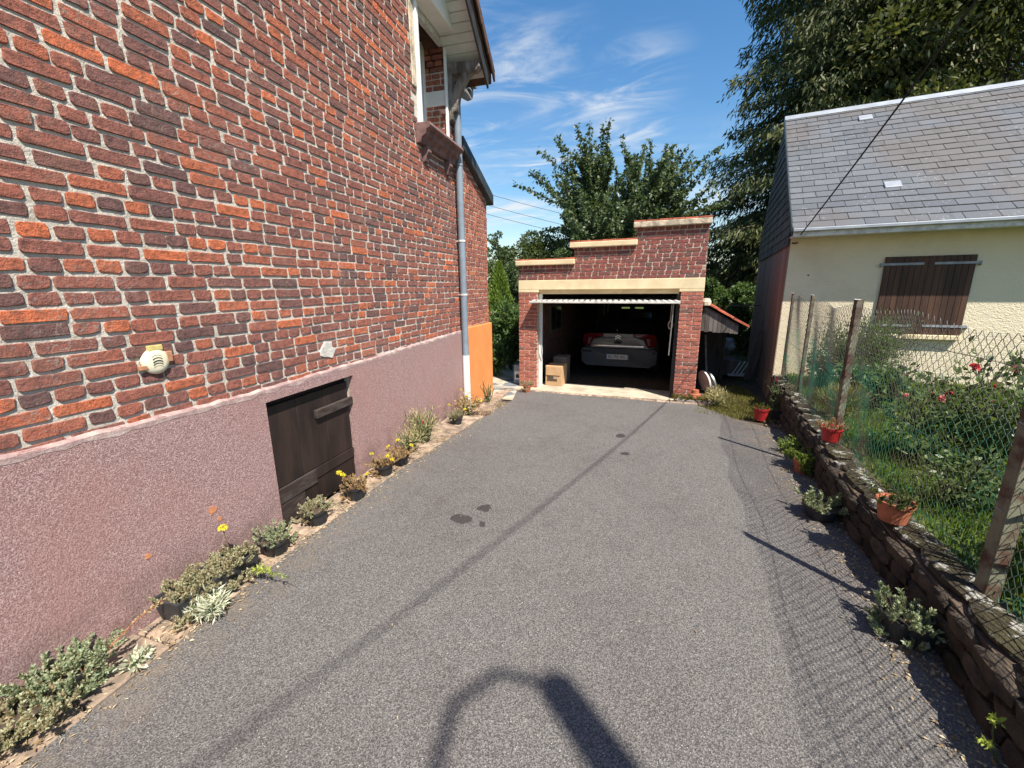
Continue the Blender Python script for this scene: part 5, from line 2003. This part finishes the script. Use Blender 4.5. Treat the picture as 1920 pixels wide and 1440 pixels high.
column_tree('thuja', 'bright yellow-green columnar thuja behind the extension corner', at(936, 13.2), 2.7, .45, L_THUJA, 41, 14000, .11)


def bush(name, label, base, H, R, mat, seed, n=2600, size=.06, aspect=.5, stems=7, group=None, cat='shrub', flowers=None, upright=.3, leafjit=.5):
    rng = np.random.default_rng(seed)
    t = thing(name, label, cat, base, group)
    base = np.asarray(base, float)
    mb = MB()
    Pa, Da = [], []
    ends = []
    for i in range(stems):
        w = i * 2.4 + rng.normal(0, .3)
        e = np.array([R * math.cos(w) * rng.uniform(.25, .9), R * math.sin(w) * rng.uniform(.25, .9), H * rng.uniform(.6, 1.0)])
        P = np.array(limb(rng, base, base + e, 8, .09))
        ends.append(P[-1])
        mb.tube(P, np.linspace(.009, .003, 8) * (1 + R), 5)
        k = max(4, n // stems)
        f = rng.uniform(.3, 1.0, k) ** .8
        ii = np.clip((f * 7).astype(int), 0, 6)
        fr = (f * 7 - ii)[:, None]
        q = P[ii] * (1 - fr) + P[np.minimum(ii + 1, 7)] * fr
        off = rng.normal(0, 1, (k, 3)) * np.array([R, R, H * .6]) * .17
        Pa.append(q + off)
        Da.append(unit(off) + [0, 0, upright])
    stuff(mb.build('stem', M_GSTEM if H < 1 else M_STEM, t))
    P = np.concatenate(Pa)
    P[:, 2] = np.maximum(P[:, 2], base[2] + .01)
    leaf_obj('foliage', leaves(P, np.concatenate(Da), size, aspect, rng, .05, jit=leafjit), mat, t)
    if flowers:
        fm, cnt, fs = flowers
        for j in range(cnt):
            c = ends[j % len(ends)] + rng.normal(0, .02, 3) + [0, 0, .02]
            d = unit(rng.normal(0, 1, (26, 3)) + [0, 0, .4])
            V = leaves(np.tile(c, (26, 1)) - d * fs * .1, d, fs, .9, rng, 0, jit=.2)
            leaf_obj('flower', V, fm, t)
    return t


# --- shrubs in the gap by the extension
bush('rhododendron', 'dark glossy shrub filling the gap beside the garage', (-2.75, 9.6, -.25), 1.5, .55, L_LAUREL, 51, 4200, .13, .36, 16)
bush('rhododendron', 'low leafy shrub in front of the dark glossy shrub', (-2.95, 8.75, -.22), .75, .36, L_LAUREL, 52, 1500, .12, .36, 9)
bush('flowering_shrub', 'tall shrub with pale pink blooms by the extension corner', at(928, 9.9), 1.35, .40, L_THUJA, 53, 2400, .10, .4, 10, flowers=(L_PINK, 5, .06))
bush('leafy_shrub', 'dark shrub beside the left garage wall', at(978, 10.2), 1.5, .36, L_LAUREL, 54, 3600, .12, .4, 12)
# far white-roofed cabin seen through the gap
cx_ = at(965, 21.3)[0] + 2.5
cab = thing('garden_cabin', 'small far cabin with a white fascia seen through the gap', 'cabin', (cx_ - 2.5, 22, -.25))
MB().box((cx_ - 3.6, 21.5, -.25), (cx_ - 1.4, 24, 1.55)).build('wall', M_PLANKGREY, cab)
MB().prism([(cx_ - 3.3, 21.3, 1.56), (cx_ - 1.3, 21.3, 1.56), (cx_ - 1.3, 21.3, 1.70), (cx_ - 2.4, 21.3, 2.05), (cx_ - 3.3, 21.3, 1.70)], (0, 2.8, 0)).build('roof', M_DARKGREY, cab)
MB().box((cx_ - 3.3, 21.26, 1.42), (cx_ - 1.28, 21.299, 1.66)).build('fascia', M_WHITE, cab)

# --- garden behind the fence
bush('round_shrub', 'rounded grey-green shrub against the cottage wall by the fence', (3.05, 6.65, LZ), .95, .52, L_SHRUB, 61, 9000, .05, .28, 26, upright=.8)
bush('leafy_shrub', 'dark leafy shrub at the foot of the rounded shrub', (2.75, 5.75, LZ), .55, .38, L_LAUREL, 62, 1500, .075, .5, 10, flowers=(L_RED, 1, .035))
bush('rose_bush', 'bushy rose with pink blooms beside the post by the cracked red pot', (2.42, 4.05, LZ), .62, .42, L_ROSE, 63, 900, .055, .55, 11, flowers=(L_PINK, 4, .035))
bush('rose_bush', 'open rose bush with deep red blooms behind the wire', (2.72, 3.95, LZ), .82, .52, L_ROSE, 64, 1200, .06, .6, 12, flowers=(L_RED, 5, .038))
bush('rose_bush', 'tall rose with a single dusky pink bloom in front of the shutters', (3.55, 4.55, LZ), 1.02, .45, L_ROSE, 65, 800, .075, .55, 9, flowers=(L_PINK, 2, .045))
bush('laurel_bush', 'large dark laurel with broad leaves behind the stoutest fence post', (2.95, 2.85, LZ), .95, .42, L_LAUREL, 66, 700, .13, .45, 12)
bush('low_shrub', 'low twiggy shrub spreading on the wall behind the terracotta pot', (2.12, 3.2, LZ), .42, .38, L_ROSE, 67, 600, .045, .5, 14)
bush('low_shrub', 'broad-leaved green clump at the foot of the laurel', (2.35, 2.45, LZ), .45, .40, L_LAUREL, 68, 260, .11, .4, 12)
bush('grassy_clump', 'pale dry grass clump behind the white capping by the fence', (2.28, 5.2, LZ), .32, .20, L_MOSS, 69, 1300, .13, .09, 12, upright=1.6, cat='grass')
bush('spiky_plant', 'spiky long-leaved plant leaning on the fence above the black pots', (2.0, 2.25, LZ), .62, .26, L_LAUREL, 171, 150, .26, .10, 9, upright=.9)
bush('laurel_bush', 'dense laurel bush touching the spiky long-leaved plant', (2.55, 1.55, LZ), 1.05, .5, L_LAUREL, 172, 1500, .12, .45, 12)
bush('laurel_bush', 'broad laurel bush standing past the dense laurel along the wall', (2.2, .6, LZ), .9, .5, L_LAUREL, 173, 1200, .12, .45, 12)
bush('dried_bloom', 'dark withered flower clump against the foot of the cottage wall', tuple(np.r_[hp(2.0, -.25, 0)[:2], LZ]), .16, .13, L_CHERRY, 174, 160, .04, .6, 8)
bush('dark_plant', 'leafy plant clump at the cottage corner', (2.75, 7.0, LZ), .5, .3, L_SHRUB, 70, 1300, .05, .4, 10)


# --- grass
def blades(name, n, xr, yr, zf, hgt, mat, seed, mask=None, w=.006):
    rng = np.random.default_rng(seed)
    x, y = rng.uniform(*xr, n), rng.uniform(*yr, n)
    if mask is not None:
        k = mask(x, y)
        x, y = x[k], y[k]
    n = len(x)
    z = zf(x, y)
    h = hgt * rng.uniform(.5, 1.2, n)
    a = rng.uniform(0, 6.283, n)
    lean = rng.uniform(0, .6, n) * h
    s = np.stack([np.cos(a), np.sin(a), 0 * a], 1) * w
    b = np.stack([x, y, z], 1)
    b2 = rng.uniform(0, 6.283, n)
    mid = b + np.stack([np.cos(b2) * lean * .4, np.sin(b2) * lean * .4, h * .6], 1)
    tip = b + np.stack([np.cos(b2) * lean, np.sin(b2) * lean, h], 1)
    V = np.stack([b - s, b + s, mid + s * .6, tip, mid - s * .6], 1).reshape(-1, 3)
    return stuff(obj(name, np_mesh(name, V, 5, mat)))


xwv = np.vectorize(xwall)
g_ = blades('lawn_grass', 70000, (1.75, 7.0), (.6, 7.7), lambda x, y: LZ - .016 + 0 * x, .075, L_GRASS, 71, lambda x, y: (x > xwv(y) + .26) & ((x - C_C[0]) * ND[0] + (y - C_C[1]) * ND[1] < -.03))
tag(g_, 'short bright green lawn grass behind the fence', 'grass')
gv = np.vectorize(gz)
g_ = blades('mossy_grass', 9000, (.95, 2.2), (6.25, 9.0), lambda x, y: gv(y) - .036, .055, L_MOSS, 72, lambda x, y: (x > 1.0 + (y - 6.6) * .25) & (y > 6.30 - .25 * (x - 1.3)) & (x < xwv(y) - .05))
tag(g_, 'mossy yellow grass between the garage pillar and the wall', 'grass')
g_ = blades('wall_top_grass', 2600, (1.5, 2.4), (.5, 7.4), lambda x, y: WH + .0 * x, .035, L_MOSS, 73, lambda x, y: (x > xwv(y) + .15) & (x < xwv(y) + .30))
tag(g_, 'mossy growth along the back of the wall capping', 'moss')


# --- sedum and other pot plants
def sedum(V, center, rx, ry, h, nst, rng, ln=.045, leaf=.013, per=64, lean=.5, rot=0.0):
    """bottle-brush sedum shoots; appends leaf verts to list V, returns stems"""
    st = []
    nst = int(nst * 1.35)
    h = h * .8
    for i in range(nst):
        a, r = rng.uniform(0, 6.283), rng.uniform(0, 1) ** .5
        ox, oy = rx * r * math.cos(a), ry * r * math.sin(a)
        ox, oy = ox * math.cos(rot) - oy * math.sin(rot), ox * math.sin(rot) + oy * math.cos(rot)
        b = np.asarray(center) + [ox, oy, 0]
        d = unit(np.array([ox, oy, 0]) / max(rx, ry) * lean + rng.normal(0, .3, 3) + [0, 0, .75])
        L = h * rng.uniform(.5, 1.15)
        tip = b + d * L
        st.append((b, tip))
        t = rng.uniform(max(0, 1 - ln * 1.3 / L), 1, per)
        P = b + d * (L * t)[:, None]
        N_ = unit(np.cross(np.tile(d, (per, 1)), rng.normal(0, 1, (per, 3))))
        V.append(leaves(P, N_ * .8 + d * .75, leaf, .42, rng, 0, jit=.12))
    return st


def stem_mesh(st, r=.0025):
    mb = MB()
    for a, b in st:
        mb.tube([a, b], r, 4, cap=False)
    return mb


def pot_round(t, c, r, h, mat, soil=True, lean=(0, 0)):
    ax = np.array([lean[0], lean[1], 1.0])
    ax /= np.linalg.norm(ax)
    X = unit(np.cross([0, 1.0, 0], ax))
    Y = np.cross(ax, X)
    p = MB().lathe([(r * .74, 0), (r * .95, h * .80), (r * .97, h * .82), (r * 1.03, h * .83), (r * 1.05, h), (r * .95, h), (r * .90, h * .86), (0.0, h * .855)], c, 24, (X, Y, ax)).build('pot', mat, t)
    if soil:
        MB().lathe([(r * .90, h * .861), (r * .5, h * .90), (0.0, h * .92)], c, 16, (X, Y, ax)).build('soil', M_SOIL, t)
    return p


def pot_plant(label, px, r, h, mat, leafm, seed, nst=26, sh=.10, spread=1.25, lean=(0, 0), flowers=0, kind='flower_pot', trail=0, xoff=0.0, leaf=.013, name='flower_pot', z=None, group=None, fl_h=.14):
    rng = np.random.default_rng(seed)
    c = G(*px) if z is None else G(px[0], px[1], z)
    c = c + [xoff, 0, .002]
    t = thing(name, label, 'plant pot', c, group)
    pot_round(t, c, r, h, mat, lean=lean)
    V = []
    top = c + np.array([lean[0], lean[1], 1.0]) * h * .88
    st = sedum(V, top, r * spread, r * spread, sh, nst, rng, leaf=leaf, rot=0)
    for k in range(trail):
        a = rng.uniform(0, 6.283)
        q = top + np.array([math.cos(a), math.sin(a), 0]) * r * 1.2 + [0, 0, -h * rng.uniform(.2, .75)]
        q[0] = max(q[0], XW + .05)
        st += sedum(V, q, r * .25, r * .25, sh * .7, 3, rng, leaf=leaf, lean=.9)
    stuff(stem_mesh(st).build('stem', M_STEM, t))
    leaf_obj('plant', np.concatenate(V), leafm, t)
    for k in range(flowers):
        a = rng.uniform(0, 6.283)
        tip = top + np.array([math.cos(a) * r * 1.4, math.sin(a) * r * 1.4, fl_h * rng.uniform(.5, 1.1)])
        tip[0] = max(tip[0], XW + .06)
        MB().tube([top, (top + tip) / 2 + [0, 0, .04], tip], .0022, 5).build('flower_stem', M_STEM, t)
        d = unit(rng.normal(0, 1, (40, 3)) * [1, 1, .4] + [0, 0, .3])
        leaf_obj('flower', leaves(np.tile(tip, (40, 1)) + d * .006, d, .016, .6, rng, 0, jit=.2), L_YELLOW, t)
    return t


# left row along the plinth
pot_plant('black round pot overflowing with grey-green sedum against the pink plinth', (132, 1300), .085, .11, M_BLACK, L_SEDUM_G, 81, 60, .13, 1.5, trail=18, leaf=.016)
pot_plant('low dark pot smothered in mixed sedum beside the grey-green sedum pot', (52, 1372), .07, .08, M_DARKGREY, L_SEDUM, 82, 70, .10, 2.4, trail=24, xoff=-.02, leaf=.016)
# rectangular trough
rng = np.random.default_rng(83)
ta, tb = np.array([-2.255, 1.30, .002]), np.array([-2.255, 1.80, .002])
tr = thing('trough_planter', 'long grey trough planter crowded with brownish green sedum', 'planter', (ta + tb) / 2)
mb = MB()
vs = []
for (yy, inset) in ((ta[1], 0), (tb[1], 0)):
    pass
b0, b1, t0, t1 = -2.335, -2.185, -2.352, -2.165
mb.add([(b0, ta[1] + .02, .004), (b1, ta[1] + .02, .004), (b1, tb[1] - .02, .004), (b0, tb[1] - .02, .004),
        (t0, ta[1], .14), (t1, ta[1], .14), (t1, tb[1], .14), (t0, tb[1], .14),
        (t0 + .012, ta[1] + .012, .14), (t1 - .012, ta[1] + .012, .14), (t1 - .012, tb[1] - .012, .14), (t0 + .012, tb[1] - .012, .14),
        (t0 + .014, ta[1] + .014, .115), (t1 - .014, ta[1] + .014, .115), (t1 - .014, tb[1] - .014, .115), (t0 + .014, tb[1] - .014, .115)],
       [(3, 2, 1, 0), (0, 1, 5, 4), (1, 2, 6, 5), (2, 3, 7, 6), (3, 0, 4, 7), (4, 5, 9, 8), (5, 6, 10, 9), (6, 7, 11, 10), (7, 4, 8, 11),
        (8, 9, 13, 12), (9, 10, 14, 13), (10, 11, 15, 14), (11, 8, 12, 15)])
mb.build('trough', M_DARKGREY, tr)
MB().box((t0 + .015, ta[1] + .015, .10), (t1 - .015, tb[1] - .015, .125)).build('soil', M_SOIL, tr)
V, st = [], []
for k in range(12):
    yy = ta[1] + .05 + (tb[1] - ta[1] - .1) * k / 11
    st += sedum(V, (-2.25, yy, .115), .10, .06, .10, 10, rng, leaf=.015)
for k in range(14):
    yy = ta[1] - .02 + (tb[1] - ta[1]) * rng.uniform(0, 1)
    st += sedum(V, (-2.15, yy, .04), .035, .05, .07, 4, rng, leaf=.014, lean=.9)
stuff(stem_mesh(st).build('stem', M_STEM, tr))
leaf_obj('plant', np.concatenate(V), L_SEDUM, tr)
MB().tube([(-2.24, 1.68, .15), (-2.25, 1.67, .29), (-2.25, 1.665, .36)], .0028, 5).build('flower_stem', M_STEM, tr)
d = unit(rng.normal(0, 1, (60, 3)) * [1, 1, .35])
leaf_obj('flower', leaves(np.tile([-2.25, 1.665, .36], (60, 1)) + d * .008, d, .02, .6, rng, 0, jit=.2), L_YELLOW, tr)
# arching dried shoot over the plinth
sp = thing('dry_shoot', 'arching dried sedum flower shoot lying against the plinth beside the trough', 'plant', (-2.3, 1.2, .1))
q = np.array([(-2.27, 1.31, .15), (-2.24, 1.24, .17), (-2.23, 1.15, .165), (-2.235, 1.06, .13), (-2.24, 1.02, .10)])
MB().tube(q, .003, 5).build('stem', M_TERRA, sp)
ii = np.repeat(np.linspace(0, 3.99, 60), 3)
k = ii.astype(int)
P = q[k] * (1 - (ii - k))[:, None] + q[k + 1] * (ii - k)[:, None]
leaf_obj('leaves', leaves(P, RN.normal(0, 1, (len(P), 3)), .018, .3, RN, 0), L_DRY, sp)
# silver plant
bush('silver_plant', 'silvery white curry plant spilling onto the asphalt beside the trough', (-2.11, 1.42, .0), .12, .11, L_SILVER, 84, 620, .05, .18, 16, cat='plant', upright=.5)
bush('silver_plant', 'small silver rosette growing from the edging stones', (-2.16, 1.08, .0), .06, .06, L_SILVER, 85, 90, .045, .35, 6, cat='plant', upright=.3)
sp = thing('lime_sprig', 'long lime green leafy sprig leaning out over the asphalt', 'plant', (-2.12, 1.7, 0))
q = np.array([(-2.15, 1.72, .05), (-2.06, 1.70, .085), (-1.97, 1.69, .095), (-1.87, 1.69, .085), (-1.80, 1.69, .06)])
MB().tube(q, [.003, .0025, .002, .0015, .001], 5).build('stem', M_GSTEM, sp)
ii = RN.uniform(0, 3.6, 90) * RN.uniform(.3, 1, 90)
k = ii.astype(int)
P = q[k] * (1 - (ii - k))[:, None] + q[k + 1] * (ii - k)[:, None]
leaf_obj('leaves', leaves(P, RN.normal(0, 1, (90, 3)) + [.3, 0, .1], .034, .28, RN, 0), L_SPRIG, sp)

pot_plant('black round pot of green sedum leaning beside the hatch corner', (520, 1034), .088, .12, M_BLACK, L_SEDUM_G, 86, 34, .10, .95, trail=3, lean=(.05, -.16))
pot_plant('black pot of tangled pale sedum in front of the cellar hatch', (597, 980), .085, .12, M_BLACK, L_SEDUM, 87, 40, .10, 1.0, trail=4, lean=(-.02, -.10))
pot_plant('black pot with yellow flowered sedum at the far end of the hatch', (667, 934), .078, .125, M_BLACK, L_SEDUM_R, 88, 36, .09, 1.1, trail=4, flowers=5, lean=(.08, -.06))
pot_plant('black pot of reddish sedum just past the hatch', (722, 889), .085, .12, M_BLACK, L_SEDUM_R, 89, 40, .10, 1.05, trail=2, flowers=3, lean=(.03, -.16))
pot_plant('second black pot touching the reddish sedum pot', (752, 871), .08, .11, M_BLACK, L_SEDUM_R, 90, 40, .11, 1.2, trail=2, flowers=3, lean=(.05, -.05))
pot_plant('small black pot of dry sedum by the downpipe foot', (856, 796), .085, .11, M_BLACK, L_SEDUM, 91, 36, .11, 1.1, trail=3, flowers=2)
bush('dry_weeds', 'straggling dry straw-coloured weeds leaning along the plinth', (-2.20, 4.05, -.01), .42, .24, L_DRY, 92, 700, .06, .12, 30, cat='weeds', upright=1.0, flowers=(L_RED, 1, .016))
bush('dry_weeds', 'thin dry weeds between the reddish sedum pots and the small pot', (-2.20, 3.75, 0), .28, .2, L_DRY, 93, 520, .05, .14, 22, cat='weeds', upright=.8)
bush('yellow_weeds', 'yellow flowering weeds at the foot of the downpipe', (-2.16, 5.3, -.05), .30, .22, L_SEDUM_R, 94, 520, .045, .3, 18, cat='weeds', flowers=(L_YELLOW, 4, .022))
bush('dry_weeds', 'wispy dried weed against the orange plinth', (-2.13, 6.1, -.08), .36, .14, L_DRY, 95, 160, .04, .15, 12, cat='weeds', upright=1.0)
# cast drain grate at the downpipe
gt = thing('drain_grate', 'small rusty slotted drain grate set in the asphalt below the downpipe', 'drain', G(905, 776))
g0 = G(903, 776)
MB().box(g0 + [-.13, -.11, -.03], g0 + [.13, .11, .002]).build('frame', M_DIRT, gt)
for k in range(7):
    MB().obox(g0 + [-.12 + k * .035, -.10, .0025], (.018, .01, 0), (0, .2, 0), (0, 0, .01)).build('bar', M_RUST, gt)

# right side, by the garage pillar and along the wall
pot_plant('terracotta pot with a small plant at the foot of the left garage pillar', (988, 735), .075, .13, M_TERRA, L_SEDUM, 96, 26, .12, 1.2, trail=3)
ptr = G(1307, 762)
tro = thing('low_planter', 'low weathered planter of straggling sedum at the foot of the right garage pillar', 'planter', ptr)
MB().obox(gp(P2 + .02, -.30, -.26), u3 * .62, v3 * .18, (0, 0, .13)).build('planter_box', M_WOODOLD, tro, bevel=.012)
rng = np.random.default_rng(97)
V, st = [], []
for k in range(10):
    q = gp(P2 + .06 + .058 * k, -.21, -.14)
    st += sedum(V, q, .06, .08, .10, 8, rng, leaf=.02)
stuff(stem_mesh(st).build('stem', M_STEM, tro))
leaf_obj('plant', np.concatenate(V), L_MOSS, tro)
bush('straw_weeds', 'dry straw weeds beside the upturned terracotta pots', tuple(G(1340, 762)), .28, .22, L_DRY, 98, 520, .07, .12, 18, cat='weeds', upright=.8)
pot_plant('bright red plastic pot standing at the corner of the drive', (1425, 787), .095, .17, M_REDPLASTIC, L_GRASS, 99, 20, .09, .9)
bl_ = pot_plant('black pot of bare twigs tucked behind the red pot', (1456, 786), .10, .15, M_BLACK, L_SHRUB, 100, 14, .08, 1.0)
tw = bush('twiggy_rose', 'leafless pale twiggy rose with a few red buds above the red pot', tuple(G(1462, 783)), .55, .30, L_SHRUB, 101, 70, .03, .5, 16, cat='plant', flowers=(L_RED, 3, .02))
bush('green_cushion', 'low round yellow-green plant beside the wall foot', tuple(G(1478, 848)), .17, .13, L_THUJA, 102, 420, .03, .5, 14, cat='plant')
pot_plant('terracotta pot half hidden by a yellow sedum at the wall foot', (1502, 884), .075, .12, M_TERRA, L_THUJA, 103, 34, .12, 1.5, trail=6, leaf=.02)
pot_plant('cracked red plastic pot standing on the wall beside the fence post', (1556, 826), .085, .13, M_REDPLASTIC, L_SEDUM_R, 104, 22, .09, 1.1, z=WH + .02, xoff=.0)
pot_plant('wide black bowl of spiky sedum at the foot of the wall', (1560, 972), .12, .10, M_BLACK, L_SEDUM_G, 105, 26, .13, 1.0, leaf=.02, xoff=-.08)
pot_plant('terracotta pot sitting on the wall capping under the twiggy shrub', (1672, 975), .09, .13, M_TERRA, L_ROSE, 106, 26, .08, 1.2, z=WH + .02)
pot_plant('black pot in shade with pale shoots trailing onto the drive', (1690, 1195), .075, .12, M_BLACK, L_SEDUM_G, 107, 14, .12, 1.3, trail=7, leaf=.02, xoff=-.02)
pot_plant('wider black pot pressed against the shaded wall', (1742, 1208), .085, .12, M_BLACK, L_SEDUM_G, 108, 24, .08, 1.1, xoff=-.06)
sp = thing('yellow_shoots', 'pair of pale stems with yellow-green tips rising at the foot of the stone wall', 'plant', G(1880, 1440))
c0 = G(1885, 1440) + [-.02, 0, 0]
for (x, y, h) in ((1865, 1350, .16), (1848, 1392, .10)):
    tip = G(x, y, h)
    MB().tube([c0, (c0 + tip) / 2 + [-.02, 0, .04], tip], .0028, 5).build('stem', M_GSTEM, sp)
    leaf_obj('leaves', leaves(np.tile(tip, (40, 1)) + RN.normal(0, .006, (40, 3)), unit(RN.normal(0, 1, (40, 3))), .022, .45, RN, 0), L_SPRIG, sp)

# --- fallen leaves, grit and straw on the drive
rng = np.random.default_rng(120)


def litter(n, xf_, yr, size, aspect):
    y = rng.uniform(*yr, n)
    x = xf_(y, n)
    z = gv(y) + .004 + rng.uniform(0, .006, n)
    P = np.stack([x, y, z], 1)
    a = rng.uniform(0, 6.283, n)
    D = np.stack([np.cos(a), np.sin(a), rng.normal(0, .12, n)], 1)
    L = size * rng.uniform(.4, 1.4, n)
    S = np.stack([-np.sin(a), np.cos(a), rng.normal(0, .25, n)], 1)
    W = (L * aspect * rng.uniform(.5, 1.2, n))[:, None] / 2
    c = P + D * L[:, None]
    m = P + D * (L * .5)[:, None] + [0, 0, .002]
    return np.stack([P, m + S * W, c, m - S * W], 1).reshape(-1, 3)


Va = np.concatenate([litter(5200, lambda y, n: np.vectorize(dr_left)(y) - rng.normal(.09, .08, n), (.2, 6.2), .022, .4),
                     litter(2200, lambda y, n: xwv(y) - np.abs(rng.normal(0, .13, n)), (.8, 6.3), .02, .45),
                     litter(130, lambda y, n: rng.uniform(-1.9, 1.4, n), (1.0, 6.3), .018, .35)])
M_LITTER = leaf_mat('dry_leaf_litter', [(.1, (.16, .09, .05)), (.4, (.32, .22, .12)), (.7, (.48, .38, .24)), (1, (.62, .54, .38))], .85, .2, 9)
tag(stuff(leaf_obj('leaf_litter', Va, M_LITTER)), 'dry leaves and straw scattered along both edges of the drive', 'leaf litter')
